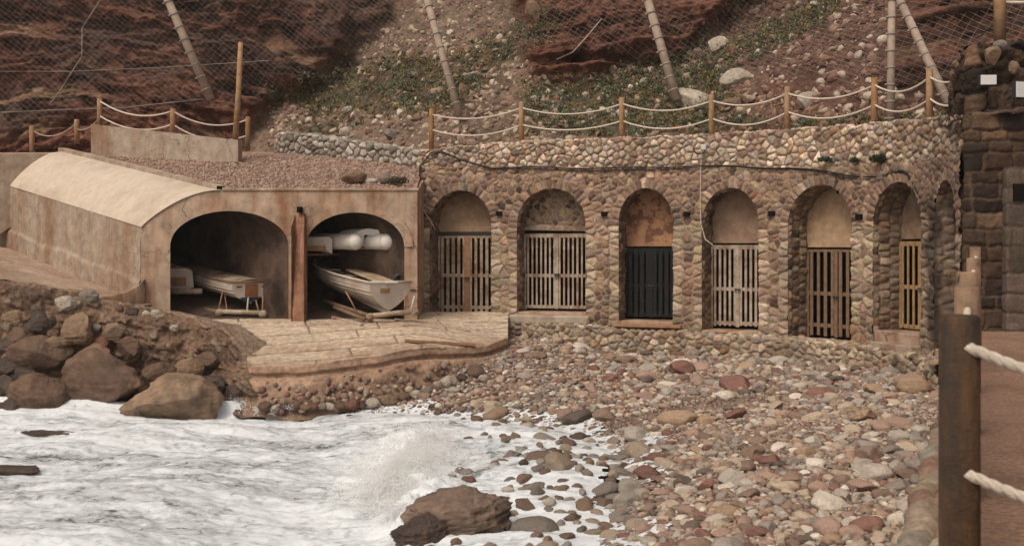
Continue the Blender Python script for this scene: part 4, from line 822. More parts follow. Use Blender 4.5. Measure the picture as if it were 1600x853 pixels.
# =================================================================== BOATS
def boat(name, label, stern, dirv, L, beam, depth, pitch, hullm, parts, group=None, deck=True, tw=.72, roll=0, vee=False):
    """local: x = right, y = forward (away from the viewer), z up; origin at the foot of the transom"""
    d = Vector((dirv[0], dirv[1], 0)).normalized(); yaw = math.atan2(-d.x, d.y)
    mat_ = Matrix.Translation(Vector(stern)) @ Matrix.Rotation(yaw, 4, 'Z') @ Matrix.Rotation(pitch, 4, 'X') @ Matrix.Rotation(roll, 4, 'Y')
    t = thing(name, label, 'boat', mat=mat_, group=group); rows = []; N = 18; K = 9
    def half(s): return beam/2*(tw+(1-tw)*math.sin(min(1,s/.45)*math.pi/2))*(1-max(0,(s-.5)/.5)**2.4)
    def sheer(s): return depth*(1+.05*math.cos(s*3)+.28*s*s)
    def keel(s): return depth*(.62*max(0,(s-.62)/.38)**2.2)
    for i in range(N+1):
        s = i/N; hb = max(half(s), .012); r = []
        for k in range(-K, K+1):
            a = k/K; th = abs(a); x = hb*math.copysign(math.sin(min(th*1.0,1)*math.pi/2)**(1.25 if vee else .75), a) if a else 0; z = keel(s)+(sheer(s)-keel(s))*(th**(1.45 if vee else 2.3))
            r.append(Vector((x, s*L, z)))
        rows.append(r)
    b = MB(); vv = b.quadgrid(rows)
    tb = MB(); tb.prism([p+Vector((0,-.004,0)) for p in rows[0]], (0,.05,0)).build('transom', parts.get('transom', hullm), t)
    # inner skin so that the hull has thickness
    rows2 = [[Vector((p.x*.95, p.y+(.03 if i == 0 else 0), p.z+.035 if abs(k-K) < K else p.z)) for k, p in enumerate(r)] for i, r in enumerate(rows)]
    b.quadgrid(rows2); b.bm.normal_update()
    me = bpy.data.meshes.new('hull'); b.bm.to_mesh(me); b.bm.free(); ho = link('hull', me, hullm, t, True)
    g = MB(); 
    for sg in (0, -1): g.tube([r[sg]+Vector((.012 if sg else -.012, 0, .01)) for r in rows], .03, 8)
    g.tube([rows[0][0]+Vector((0,0,.01)), rows[0][-1]+Vector((0,0,.01))], .03, 8); g.build('gunwale', parts.get('gunwale', hullm), t, True)
    for th_ in (.62, .80):
        for sg in (-1, 1):
            st_ = MB(); kx = K+int(round(sg*th_*K)); st_.tube([r[kx]+Vector((.010*sg, 0, 0)) for r in rows[:-1]], .011, 6).build('strake', parts.get('strake', hullm), t, True)
    kk = MB(); kk.prism([Vector((-.018,.0,.03)), Vector((-.018,0,-.10)), Vector((-.018,L*.18,-.08)), Vector((-.018,L*.6,.02))], (.036,0,0)).build('skeg', hullm, t)
    if deck:
        dk = MB(); rr = []
        for i in range(N+1):
            s = i/N; hb = half(s)*.955; z = sheer(s)-.02
            rr.append([Vector((hb*q, s*L+(.02 if i == 0 else 0), z+parts.get('camber',.06)*(1-q*q))) for q in np.linspace(-1,1,9)])
        dk.quadgrid(rr).__len__(); dk.build('deck', parts.get('deck', hullm), t, True)
    else:
        dk = MB(); rr = []
        for i in range(1, N):
            s = i/N; hb = half(s)*.80; z = sheer(s)-.16
            rr.append([Vector((hb*q, s*L, z+.05*(1-q*q))) for q in np.linspace(-1,1,7)])
        dk.quadgrid(rr); dk.build('cockpit_floor', parts.get('deck', hullm), t, True)
        for s in (.1,.42,.66): 
            MB().box((0, s*L, sheer(s)-.09), (2*half(s)*.9, .22, .03)).build('thwart', parts.get('thwart', hullm), t)
    return t, half, sheer
# right vault: open white clinker boat on poles
t, hf, sh = boat('rowing_boat', 'white wooden boat with rusty stains in the right vault', at(608,485,26.6), (-.57,.82), 4.0, 1.66, .66, R(7), M['white_paint'], {'deck': mat('stained_deck', (.40,.31,.22), .8, .25, 5, .2, 20, tint2=(.25,.15,.09), t2scale=2), 'thwart': M['white_paint']}, deck=False, tw=.70, vee=True)
MB().box((-.16,-.022,.50), (.26,.03,.11), None, .008).build('name_board', M['wood_rust'], t)
MB().box((0,-.03,.69), (.36,.08,.05), None, .02).build('motor_pad', M['white_paint'], t)
MB().box((-.02,1.0,.70), (.52,1.9,.05), Matrix.Rotation(R(2),3,'X'), .02).build('hatch_board', bpy.data.materials['stained_deck'], t)
MB().tube([(hf(0)*.9,-.05,.50),(hf(0)*.9+.14,-.12,.50)], .02, 8).build('rudder_pin', M['plastic_dark'], t)
# left vault: decked dinghy, white-orange-white transom
t, hf, sh = boat('sailing_dinghy', 'brown decked dinghy with white and orange transom in the left vault', at(392,468,27.4), (-.62,.78), 3.9, 1.30, .42, R(5), M['white_paint'], {'deck': M['wood_grey'], 'gunwale': M['wood_brown'], 'camber': .09}, tw=.80)
MB().prism([(-.17,-.012,.07),(.17,-.012,.07),(.17,-.012,.40),(-.17,-.012,.40)], (0,-.012,0)).build('transom_panel', M['orange'], t)
for sx in (-.33,.33):
    MB().box((sx,-.016,.33), (.13,.012,.03)).build('draught_mark', M['plastic_dark'], t)
MB().prism([(-.30,-.006,.06),(.30,-.006,.06),(.14,-.006,-.06),(-.14,-.006,-.06)], (0,1.2,0)).build('keel_strip', M['hull_blue'], t)
# cradles
def cradle(name, label, c0, c1, rails, struts, props):
    t = thing(name, label, 'cradle', c0)
    MB().tube([c0, c1], .065, 10, jit=.06).build('cross_log', M['wood_grey'], t, True)
    for a_, b_ in rails: MB().tube([a_, Vector(a_).lerp(Vector(b_), .5), b_], .05, 8, jit=.1).build('rail', M['wood_brown'], t, True)
    for a_, b_ in struts: MB().tube([a_, b_], .018, 6).build('strut', M['wood_rust'], t, True)
    for a_, b_ in props: MB().tube([a_, b_], .022, 6).build('prop', M['white_paint'], t, True)
    for c in (c0, c1): MB().tube([Vector(c)-Vector((.0,.06,.02)), Vector(c)+Vector((0,.06,-.02))], .10, 10).build('wheel', M['wood_grey'], t, True)
cradle('boat_cradle', 'wooden log cradle with white prop under the decked dinghy', at(343,487,27.2), at(411,489,27.1), [(at(345,488,27.2), at(296,478,28.6)), (at(406,490,27.1), at(350,480,28.4))], [(at(341,487,27.2), at(349,450,27.5)), (at(355,487,27.3), at(350,452,27.8)), (at(410,486,27.1), at(411,462,27.35)), (at(404,486,27.2), at(398,462,27.6))], [(at(386,487,27.1), at(388,464,27.35))])
cradle('boat_cradle', 'grey log cradle under the white wooden boat', at(578,494,26.3), at(648,486,26.35), [(at(580,494,26.3), at(506,470,27.8)), (at(570,499,26.2), at(522,480,27.2))], [(at(555,482,26.6), at(540,455,26.8)), (at(632,488,26.3), at(633,455,26.45))], [(at(642,484,26.3), at(648,462,26.4))])
# far left stern
M['hatch_brown'] = M['wood_brown']
t = thing('stored_boat', 'half hidden white stern with brown panel behind the left jamb', 'boat', at(284,452,28.0))
c = at(262,436,28.0)
pr = [at(240,450,28.0), at(240,421,28.0), at(290,419,28.0), at(300,423,28.0), at(303,449,28.0), at(291,449,28.0), at(290,432,28.0), at(250,432,28.0), at(250,450,28.0)]
MB().prism(pr[:5]+[at(293,451,28.0)], Vector((-.02,.06,0))).build('transom', M['white_paint'], t)
MB().prism([at(242,448,27.97), at(290,446,27.97), at(290,433,27.97), at(242,434,27.97)], (0,.04,0)).build('transom_panel', M['wood_rust'], t)
b = MB(); rws = []
for s in np.linspace(0,1,9):
    o = Vector((-.6,.8,.1))*s*2.2; wd = 1-s**3*.7; rws.append([at(250,450,28.03)+o, at(250,421,28.03)+o, at(290,419,28.03)+o, at(301,424,28.03)+o*1, at(303,450,28.03)+o])
b.quadgrid(rws).__len__(); b.build('hull', M['white_paint'], t)
MB().prism([at(245,421,28.02), at(298,420,28.02), at(285,416,28.9), at(230,416,28.9)], (0,0,.02)).build('deck', M['wood_rust'], t)
p = at(255,456,27.9); tag(MB().tube([p, at(316,455,27.85)], .075, 12).build('roller_log', M['wood_pale'], None, True, p), 'pale roller log lying under the half hidden stern', 'log')
# overhead storage in the right vault
t = thing('stored_boat', 'white and brown boat end on the high shelf by the pillar', 'boat', at(500,392,27.4))
MB().prism([at(470,371,27.4), at(514,370,27.4), at(519,374,27.4), at(519,397,27.4), at(509,391,27.4), at(509,384,27.4), at(470,384,27.4)], Vector((-.8,1.1,.1))).build('hull', M['white_paint'], t)
MB().prism([at(470,384,27.38), at(508,384,27.38), at(508,392,27.38), at(470,392,27.38)], Vector((-.7,1.0,.1))).build('transom_panel', M['wood_rust'], t)
t = thing('pontoon_boat', 'white twin hulled pontoon boat hung under the right vault', 'boat', at(580,380,27.3))
for px_ in (555, 604):
    c = at(px_,378,27.3); d = Vector((-.74,.67,.02)).normalized(); r0 = .205; pts, rr = [], []
    for k in range(9): a_ = k/8*math.pi/2; pts.append(c+d*(r0*(1-math.sin(a_))*-1+r0*0)+d*0); rr.append(max(.01, r0*math.sin(a_)*1.0))
    pts = [c+d*(-r0*math.cos(k/8*math.pi/2)) for k in range(9)]; rr = [max(.012, r0*math.sin(k/8*math.pi/2)) for k in range(9)]
    pts += [c+d*s for s in (.5,1.2,2.2)]; rr += [r0,r0,r0*.8]; MB().tube(pts, rr, 18).build('pontoon', M['float'], t, True)
for px_ in (555, 604):
    c = at(px_,378,27.3); d = Vector((-.74,.67,.02)).normalized(); MB().tube([c+d*.0, c+d*.02], .211, 20).build('seam_band', M['white_paint'], t, True)
arcp = [at(543,377,27.28)]+[at(543+7.6*k, 377-20*math.sin(math.pi*(k/10))**.8, 27.28) for k in range(1,10)]+[at(619,377,27.28)]
low = [at(606,379,27.28), at(590,381,27.28), at(583,378.5,27.28), at(583,365,27.28), at(570,365,27.28), at(570,380,27.28), at(556,381,27.28)]
pts = [at(545,375,27.45), at(552,366,27.45), at(563,360,27.45), at(576,357,27.45), at(590,359,27.45), at(602,364,27.45), at(614,373,27.45), at(600,381,27.45), at(583,380,27.45), at(583,367,27.45), at(569,367,27.45), at(569,380,27.45), at(556,382,27.45)]
MB().prism(pts, Vector((-.5,.45,.0))).build('bridge_deck', M['float'], t)
MB().box(at(576,373,27.6), (.22,.04,.22)).build('hatch', M['black'], t)  # black block painted as the dark inside the square hole
p = at(624,359,27.4); tag(MB().box(p, (.16,.12,.15), None, .01).build('junction_box', M['white_paint'], None, False, p), 'small pale box fixed on the right vault wall', 'box')
for p_, q_ in ((at(470,398,27.5), at(530,397,28.2)),(at(560,386,27.7), at(628,386,27.7))):
    tag(MB().tube([p_, q_], .035, 8).build('storage_beam', M['wood_brown'], None, True, p_), 'thin timber beam carrying the '+('shelf boat by the pillar' if p_.x < -4.5 else 'twin hulled pontoon boat'), 'beam')
p = at(624,440,26.95); b = MB(); c_ = [p+Vector((.13*math.cos(a_), .02*math.sin(a_*2), .17*math.sin(a_))) for a_ in np.linspace(0, 2*math.pi, 17)]; b.tube(c_, .045, 8); tag(b.build('tyre', M['plastic_dark'], None, True, p), 'dark tyre hung on the right wall of the right vault', 'tyre')
# planks on the slipway
for a_, b_, r_, m_, lab in ((at(633,546,25.0), at(742,535,25.6), .045, M['wood_rust'], 'reddish drift plank lying on the right part of the slipway'), (at(617,517,26.6), at(735,522,26.5), .03, M['wood_grey'], 'thin grey batten across the slipway below the first gate'), (at(520,480,26.9), at(566,502,26.0), .04, M['wood_pale'], 'pale pole lying beside the log cradle'), (at(700,600,23.2), at(790,588,23.8), .035, M['wood_brown'], 'brown stick on the gravel under the slipway lip')):
    a_ = Vector(a_); b_ = Vector(b_)
    if a_.y > 23.9:
        a_.z = float(ramp_z(a_.x, a_.y))+r_; b_.z = float(ramp_z(b_.x, b_.y))+r_
    else: a_.z = float(beach_z(np.array(a_.x), np.array(a_.y)))+.06; b_.z = float(beach_z(np.array(b_.x), np.array(b_.y)))+.06
    tag(MB().box((a_+b_)/2, ((b_-a_).length, r_*2.4, r_*1.5), (b_-a_).to_track_quat('X','Z').to_matrix(), .008).build('plank', m_, None, False, (a_+b_)/2), lab, 'plank')

# =================================================================== CABLES AND FITTINGS
def wallcable(pp, r, label, m_, name='cable', dup=0):
    q = []
    for k in range(len(pp)-1):
        for f in np.linspace(0,1,9)[:-1]: q.append((pp[k][0]+(pp[k+1][0]-pp[k][0])*f, pp[k][1]+(pp[k+1][1]-pp[k][1])*f))
    q.append(pp[-1]); P = []
    for a_, b_ in q:
        u = ARC.u_at_px(a_); s = ARC.p(u)+ARC.n(u, .4)*(.075+.01*math.sin(a_/9)); P.append(at(a_, b_+1.2*math.sin(a_/23), s[1]))
    b = MB(); b.tube(P, r, 6)
    if dup: b.tube([v+Vector((0,.01,-.035-.02*math.sin(i/7))) for i, v in enumerate(P)], r*.7, 6)
    return tag(b.build(name, m_, None, True, P[0]), label, 'cable')
wallcable([(655,300),(656,262),(672,240),(690,238),(720,250),(770,262),(850,262),(960,263),(1060,260),(1150,260),(1230,263),(1290,268),(1330,274),(1370,276),(1410,268),(1420,275),(1440,312),(1452,335)], .017, 'long black power cable strung along the ledge of the arcade', M['cable'], dup=1)
wallcable([(1418,270),(1424,300),(1436,330),(1448,352),(1462,362)], .014, 'black cable drooping beside the sixth arch', M['cable'])
wallcable([(1096,232),(1095,262),(1094,320),(1095,350),(1102,375),(1114,384)], .010, 'thin white wire hanging beside the fourth arch', M['rope'])
wallcable([(656,322),(662,330),(672,345),(680,360)], .010, 'thin white cord looping to the first gate', M['rope'])
P = [at(653,300,28.7), at(652,318,28.0), at(645,335,27.4), at(632,352,27.0), at(620,358,27.0)]; tag(MB().tube(P, .018, 6).build('cable', M['cable'], None, True, P[0]), 'black cable looping from the arcade corner into the right vault', 'cable')
P = [at(1468,189,21.5), at(1474,195,21.2), at(1482,198,20.8), at(1488,190,20.6), at(1500,185,20.0), at(1512,183,19.5)]; tag(MB().tube(P, .02, 6).build('cable', M['plastic_dark'], None, True, P[0]), 'knotted black cable where the arcade meets the tower', 'cable')
P = [at(1524,60,19.5), at(1534,56,19.5), at(1543,46,19.5), at(1552,40,20)]; tag(MB().tube(P, .012, 6).build('cable', M['cable'], None, True, P[0]), 'thin cable running to the thick post on the tower', 'cable')
u = ARC.u_at_px(1099); s = ARC.p(u)+ARC.n(u)*.1; p = at(1099,230,s[1]); tag(MB().box(p, (.11,.09,.13), None, .01).build('junction_box', M['lampwhite'], None, False, p), 'small white electrical box on the parapet above the fourth arch', 'box')
# drooping loop beside the box
P = [at(1095+9*math.cos(a_)-2, 232+9*math.sin(a_), s[1]-.03) for a_ in np.linspace(-1, 3.6, 12)]; tag(MB().tube(P, .014, 6).build('cable', M['cable'], None, True, P[0]), 'short black cable loop beside the white electrical box', 'cable')
def flood(c, sx, sz, label, tilt):
    t = thing('floodlight', label, 'floodlight', c, 'floodlights on the tower'); r = Matrix.Rotation(tilt, 3, 'Z')
    MB().box(c, (sx,.10,sz), r, .012).build('housing', M['plastic_dark'], t); MB().box(c+r@Vector((0,-.056,0)), (sx*.9,.02,sz*.86), r, .006).build('lens', M['lampwhite'], t)
    MB().tube([c+Vector((0,.02,-sz*.4)), c+Vector((0,.16,-sz*.4)), c+Vector((0,.3,-sz*.2))], .015, 6).build('bracket', M['plastic_dark'], t)
flood(at(1543,126,19.3), .30, .20, 'wide white floodlight on the tower pier', R(-4)); flood(at(1591,141,19.2), .19, .32, 'tall narrow white floodlight at the right edge', R(14))

# =================================================================== ROCKS
ico = {}
def icos(lv):
    if lv not in ico:
        b = bmesh.new(); bmesh.ops.create_icosphere(b, subdivisions=lv, radius=1); b.verts.ensure_lookup_table()
        ico[lv] = (np.array([v.co[:] for v in b.verts]), np.array([[v.index for v in f.verts] for f in b.faces])); b.free()
    return ico[lv]
def rock_verts(lv, seed, rough=.16, angular=0.0, freq=1.2):
    V, Fc = icos(lv); V = V.copy(); n = fbm(V[:,0]*freq+seed*3.7, V[:,1]*freq+seed*1.3, V[:,2]*freq, 4, seed, .45)
    if angular:
        r0 = np.random.default_rng(seed); 
        for _ in range(9 if angular < .8 else 16):
            d = r0.normal(size=3); d /= np.linalg.norm(d); k = r0.uniform(1-.58*angular, .97); h = V@d; ov = np.maximum(h-k, 0); V = V-ov[:,None]*d*.92
    V = V*(1+rough*n)[:,None]; 
    if lv >= 5: V = V*(1+.09*fbm(V[:,0]*2.2, V[:,1]*2.2, V[:,2]*4.5, 4, seed+3, ridge=True)+.045*fbm(V[:,0]*8, V[:,1]*8, V[:,2]*11, 4, seed+4, ridge=True, gain=.65))[:,None]
    elif lv >= 4: V = V*(1+.05*fbm(V[:,0]*4, V[:,1]*4, V[:,2]*4, 3, seed+3, ridge=True))[:,None]
    return V, Fc
BCOLS = {'crag':(.225,.155,.115),'tan':(.27,.175,.105),'brown':(.16,.095,.062),'dark':(.075,.052,.042),'pale':(.50,.43,.34),'ochre':(.29,.195,.125),'grey':(.24,.20,.165),'red':(.19,.075,.052)}
def boulder(pos, size, col, label, seed, ang=.7, rot=0, tilt=0, name='boulder', lv=5, group='boulders'):
    V, Fc = rock_verts(lv, seed, .17 if ang < .7 else .11, min(1,ang+.15)); V = V*np.array(size)
    me = np_mesh(name, V, Fc); me.materials.append(M['boulder']); me.polygons.foreach_set('use_smooth', np.ones(len(Fc), bool))
    o = bpy.data.objects.new(name, me); COL.objects.link(o); o.location = pos; o.rotation_euler = (tilt, tilt*.6, rot); c = BCOLS[col] if isinstance(col, str) else col; o.color = (*c, 1)
    return tag(o, label, 'boulder', group)
# rough seawall bank
def bank():
    Pt = Path([(-24,22.6),(-14,23.3),(-11.3,23.9),(-9.4,24.45),(-7.73,24.8),(-6.66,24.6),(-6.0,24.15),(-5.62,23.75),(-5.35,23.9),(-5.3,24.3)], smooth=1); nu = 620; us = np.linspace(0, Pt.L, nu)
    q = Pt.p(us); px = 800+F*q[:,0]/q[:,1]; pyt = np.interp(px, [-400,0,60,150,200,270,340,365,385,400,425], [418,436,446,464,474,486,506,528,562,594,612]); zt_ = EYE+(HOR-pyt)*q[:,1]/F
    ts = np.concatenate([np.linspace(-.28,0,12)[:-1], np.linspace(0,1,110)]); U, T = np.meshgrid(us, ts, indexing='ij'); Q = Pt.p(U); N = Pt.n(U,.4); zt2 = np.repeat(zt_[:,None], len(ts), 1)
    out = np.where(T > 0, T*.85+.12*sstep(0,.15,T), T*3.2); z = np.where(T > 0, zt2-(zt2+.55)*T**1.15, zt2+T*.3)
    sx = U; sv_ = T*3; lump = fbm(sx*1.1, sv_*1.4, 0, 5, 601); lay = fbm(sx*.5, z*4.5, 0, 4, 602)
    h = .22*lump*sstep(-.02,.12,T)+.05*lay*sstep(0,.1,T)+.09*fbm(sx*4, sv_*4, 0, 5, 603, gain=.6)+.05*fbm(sx*12, sv_*12, 0, 4, 604, gain=.65)
    sds = np.array(jgrid(0, Pt.L, 0, 3.4, .30, .26, .4)); f1, e, ids = voro(U, sv_+fbm(sx*4,sv_*4,0,2,9)*.05, sds); rr = rng.uniform(0,1,len(sds)); emb = (rr[ids] > .62)*sstep(.02,.08,e); h = h+emb*.09
    P = np.concatenate([Q+N*(out+h)[...,None], (z+.05*lump*sstep(-.3,0,T)+.03*fbm(sx*5,sv_*5,0,3,66))[...,None]], -1)
    c = np.array([.24,.155,.105])*(1+.38*fbm(sx*1.5, z*2.5, 0, 5, 605)[...,None]); dk = sstep(.15,.5, fbm(sx*.9+5, z*1.6, 0, 5, 606))[...,None]*.6; c = c*(1-dk)+np.array([.10,.062,.045])*dk
    wet = sstep(.95,.25,z+.25*fbm(sx*1.3,0,0,3,8))[...,None]*.6; c = c*(1-wet)+np.array([.055,.036,.028])*wet
    ec = pick(PAL_EDGE, len(sds))[ids]; c = c*(1-emb[...,None]*.5)+ec*emb[...,None]*.5
    tpm = sstep(.06,.0,T)[...,None]*.7; c = c*(1-tpm)+np.array([.36,.26,.19])*tpm
    o = link('seawall', grid_mesh('seawall', P, None, c), M['bank'], None, True, (-9,24,0)); tag(o, 'crumbling brown rubble and concrete seawall left of the slipway', 'seawall')
bank()
BL = [ # px, py (centre), Y, w px, h px, colour, label
 (268,626,22.9,136,78,'ochre','large tan boulder furthest out in the surf below the seawall',.55),
 (165,598,23.3,130,100,'brown','big dark brown slab boulder left of the tan one',.9),
 (60,622,23.1,88,64,'brown','rounded brown boulder at the waterline on the far left',.5),
 (14,648,22.9,50,44,'dark','dark wet boulder cut by the left edge at the waterline',.6),
 (60,552,23.5,88,50,'brown','wide brown boulder in the middle of the left rock pile',.7),
 (140,556,23.75,66,32,'tan','thin pale topped slab wedged above the dark slab boulder',.8),
 (62,504,23.8,60,50,'dark','black square block set in the left rock pile',.95),
 (120,516,23.9,50,48,'tan','tan upright stone right of the black square block',.6),
 (122,577,23.5,40,26,'brown','small brown stone between the big boulders',.6),
 (18,497,23.7,34,30,'tan','small tan stone at the upper left edge of the pile',.5),
 (10,540,23.5,38,36,'dark','dark stone at the left edge beside the wide brown boulder',.7),
 (16,573,23.4,40,30,'dark','dark stone wedged above the left waterline',.7),
 (14,606,23.2,46,40,'dark','dark glossy boulder at the left edge above the water',.7),
 (96,478,24.1,40,30,'pale','pale stone on the rim of the seawall',.6),
 (136,466,24.4,30,26,'grey','grey stone on the rim beside the pale one',.5),
 (112,464,24.4,40,22,'tan','flat tan stone on top of the seawall rim',.6),
 (34,526,23.55,40,28,'brown','brown stone under the black square block',.8),(86,536,23.6,44,24,'tan','flat tan stone over the wide brown boulder',.7),(180,520,24.0,40,34,'tan','tan stone in the middle of the seawall face',.8),(205,545,23.9,44,36,'brown','brown stone above the dark slab boulder',.8),(40,584,23.3,36,24,'dark','dark stone between the middle and lower boulders',.7),(86,462,24.3,36,20,'tan','tan stone on the seawall rim left of the pale one',.6),(10,466,23.9,40,34,'brown','brown stone at the top left corner of the pile',.7),(320,560,24.0,40,26,'brown','brown lump in the seawall face right of centre',.8),(330,604,23.7,46,34,'dark','dark stone at the waterline right of the tan boulder',.8),(374,612,23.5,44,26,'dark','low dark stone at the end of the seawall',.7),
 (155,548,23.9,34,40,'red','reddish stone in the face of the seawall',.7),
 (248,584,23.45,50,36,'brown','brown stone resting behind the large tan boulder',.7),
 (295,580,23.7,44,36,'tan','tan stone behind the right shoulder of the large boulder',.6),
 (38,470,24.0,34,30,'tan','tan stone in the rim at the far left of the seawall',.6),
 (205,488,24.55,22,15,'dark','small dark cobble set in the seawall rim',.4),(228,491,24.6,14,10,'pale','small pale cobble set in the seawall rim',.3),(243,490,24.6,15,11,'pale','second pale cobble right of the first on the rim',.3),
 (272,513,24.4,14,10,'pale','lone pale cobble in the seawall face',.3),(184,484,24.5,16,12,'brown','brown cobble left of the dark cobble on the rim',.4),(150,513,24.1,16,12,'grey','grey cobble in the seawall face beside the tan stone',.4)]
for k, (px_, py_, y_, w_, h_, c_, lab, an) in enumerate(BL):
    boulder(at(px_, py_, y_)+Vector((0, 0 if k == 0 or w_ < 30 else .04, 0)), (w_*y_/F/2*1.08, w_*y_/F/2*.8, h_*y_/F/2*1.1), c_, lab, 700+k, an, random.uniform(-.3,.3), random.uniform(-.12,.12), group='boulders along the seawall')
# rock in the surf at the bottom, and low brown rocks at far left
def crag(px_, py_, w_, h_, col, label, seed):
    Y = EYE*F/(py_+h_*.35-HOR); p = at(px_, py_, Y); V, Fc = rock_verts(6, seed, .30, .25, 1.1); V = V*(1+.11*fbm(V[:,0]*2.2+3, V[:,1]*2.2, V[:,2]*3.2, 5, seed+1, ridge=True, gain=.6))[:,None]; V = V*np.array((w_*Y/F/2, w_*Y/F/2*.6, h_*Y/F/2*1.2))
    me = np_mesh('sea_rock', V, Fc); me.materials.append(M['boulder']); me.polygons.foreach_set('use_smooth', np.ones(len(Fc), bool)); o = bpy.data.objects.new('sea_rock', me); COL.objects.link(o); o.location = p; o.rotation_euler = (0, R(-8), R(8)); o.color = (*BCOLS[col], 1); tag(o, label, 'boulder', 'rocks in the surf')
def seaRock(px_, py_, w_, h_, col, label, seed, Y=None, ang=.8):
    Y = Y or (EYE*F/(py_+h_*.35-HOR)); p = at(px_, py_, Y); boulder(p, (w_*Y/F/2, w_*Y/F/2*.6, h_*Y/F/2*1.25), col, label, seed, ang, 0, .03, 'sea_rock', 6, 'rocks in the surf')
crag(712,808,150,66,'crag','large jagged brown rock in the surf at the bottom centre',801)
crag(655,832,80,40,'dark','dark wet rock shoulder at the left foot of the large surf rock',802)
seaRock(762,812,60,30,'brown','low flat rock right of the large surf rock',803)
seaRock(18,736,90,22,'dark','low wet brown rock washed by surf at the left edge',804)
seaRock(20,708,60,12,'dark','flat wet rock just awash at the left edge above the other',805)
seaRock(90,674,150,8,'dark','long dark rock ridge barely above the foam at left',806)
# named rocks on the slope
for k, (px_, py_, w_, h_, c_, lab, an) in enumerate([(1120,76,40,38,'pale','upright pale boulder high on the slope above the fence',.8),(1153,124,54,42,'pale','pale slanting boulder above the long white boulder',.9),(1083,158,84,36,'pale','long white boulder lying behind the fence',.8),(1262,160,52,36,'pale','white boulder behind the fence right of the middle',.8),(1143,165,34,34,'tan','tan angular boulder right of the long white boulder',.8),
    (972,180,34,26,'pale','pale block behind the third fence post',.7),(1007,128,16,12,'pale','small white stone on the grassy slope',.4),(1348,74,14,13,'pale','small white stone alone on the red scree',.5),(738,120,40,18,'pale','flat pale slab on the gully scree',.8),(725,145,26,32,'tan','tan upright rock beside the second net pole',.8),
    (543,208,26,18,'pale','pale rounded rock above the dry stone wall',.4),(615,210,44,26,'grey','grey tilted block above the dry stone wall',.9),(545,174,26,14,'pale','pale rock at the edge of the gully',.6),(835,20,34,40,'tan','tall tan outcrop at the top of the scree gully',.8),(1150,20,26,14,'tan','tan block at the upper right slope',.7),(1145,78,22,26,'tan','brown stone right of the upright pale boulder',.8),(1210,60,36,14,'tan','long tan stone by the green strip on the slope',.9),(1275,8,20,10,'pale','small pale stone at the top of the slope',.6),
    (553,276,40,22,'tan','tan boulder on the gravel terrace above the right vault',.6),(604,279,26,16,'grey','grey stone on the gravel terrace edge',.6),(580,284,20,10,'pale','pale cobble on the gravel terrace edge',.4)]):
    if py_ < 240: H = cliff_hit(px_, py_)[0]; y_ = H[1]-.05
    else: y_ = 27.6
    boulder(at(px_, py_, y_), (w_*y_/F/2*1.05, w_*y_/F/2*.75, h_*y_/F/2*1.1), c_, lab, 840+k, an, random.uniform(-.4,.4), random.uniform(-.3,.3), group='boulders on the slope', lv=4)
# the pierced tan rock on the tower pier
boulder(at(1549,90,19.35), (.20,.12,.20), (.30,.20,.12), 'knobbly tan rock with a dark hollow mounted on the tower', 871, .9, .3, .4, lv=4, group='stones on the tower')
boulder(at(1563,72,19.5), (.16,.12,.11), (.24,.20,.17), 'grey stone on the top edge of the tower pier', 872, .6, lv=4, group='stones on the tower')
boulder(at(1584,106,19.4), (.09,.08,.13), (.24,.16,.10), 'egg shaped tan stone between the floodlights', 873, .3, lv=4, group='stones on the tower')

# ------------------------------------------------ beach stones
GZ = Path([(-4.4,23.3),(-2.3,22.6),(-.6,22.0),(1.3,20.6),(3.0,18.9),(5.0,17.6),(7.0,17.0)])
def gravel_zone(x, y):
    q = GZ.p(np.linspace(0, GZ.L, 40)); return np.sqrt(((q[:,0]-x)**2+(q[:,1]-y)**2).min())
PAL_ST = [('pale grey',(.36,.31,.26),5),('pale tan',(.37,.29,.215),5),('white',(.50,.44,.37),1.6),('brown',(.20,.135,.10),5),('grey',(.24,.20,.17),4),('dark',(.12,.09,.073),1.4),('red',(.185,.095,.073),1.6),('ochre',(.30,.205,.135),1.2),('dusty pink',(.29,.195,.15),4)]
pw = np.array([p[2] for p in PAL_ST]); pw = pw/pw.sum()
cand = []; cell = .35; H_ = {}
def fits(x, y, r, k):
    ci, cj = int(x//cell), int(y//cell)
    for i in range(ci-2, ci+3):
        for j in range(cj-2, cj+3):
            for (a_, b_, c_) in H_.get((i,j), ()):
                if (a_-x)**2+(b_-y)**2 < ((r+c_)*k)**2: return False
    return True
stones = []
def on_beach(x, y): 
    if x > edge_x(y)-.12: return False
    if x < -.2 and y > ramp_front(x)-.42: return False
    return True
arcp_ = ARC.p(np.linspace(0, ARC.L, 200)); 
def wall_gap(x, y): return math.sqrt(((arcp_[:,0]-x)**2+(arcp_[:,1]-y)**2).min())
def in_front(x, y): # in front of the arcade plinth
    k = ((arcp_[:,0]-x)**2+(arcp_[:,1]-y)**2).argmin(); return y < arcp_[k,1]+.0 and wall_gap(x, y) > .48
XY = rng.uniform([-6,9.5],[8.6,28],(260000,2)); DD = water_d(XY[:,0], XY[:,1]); ci = 0
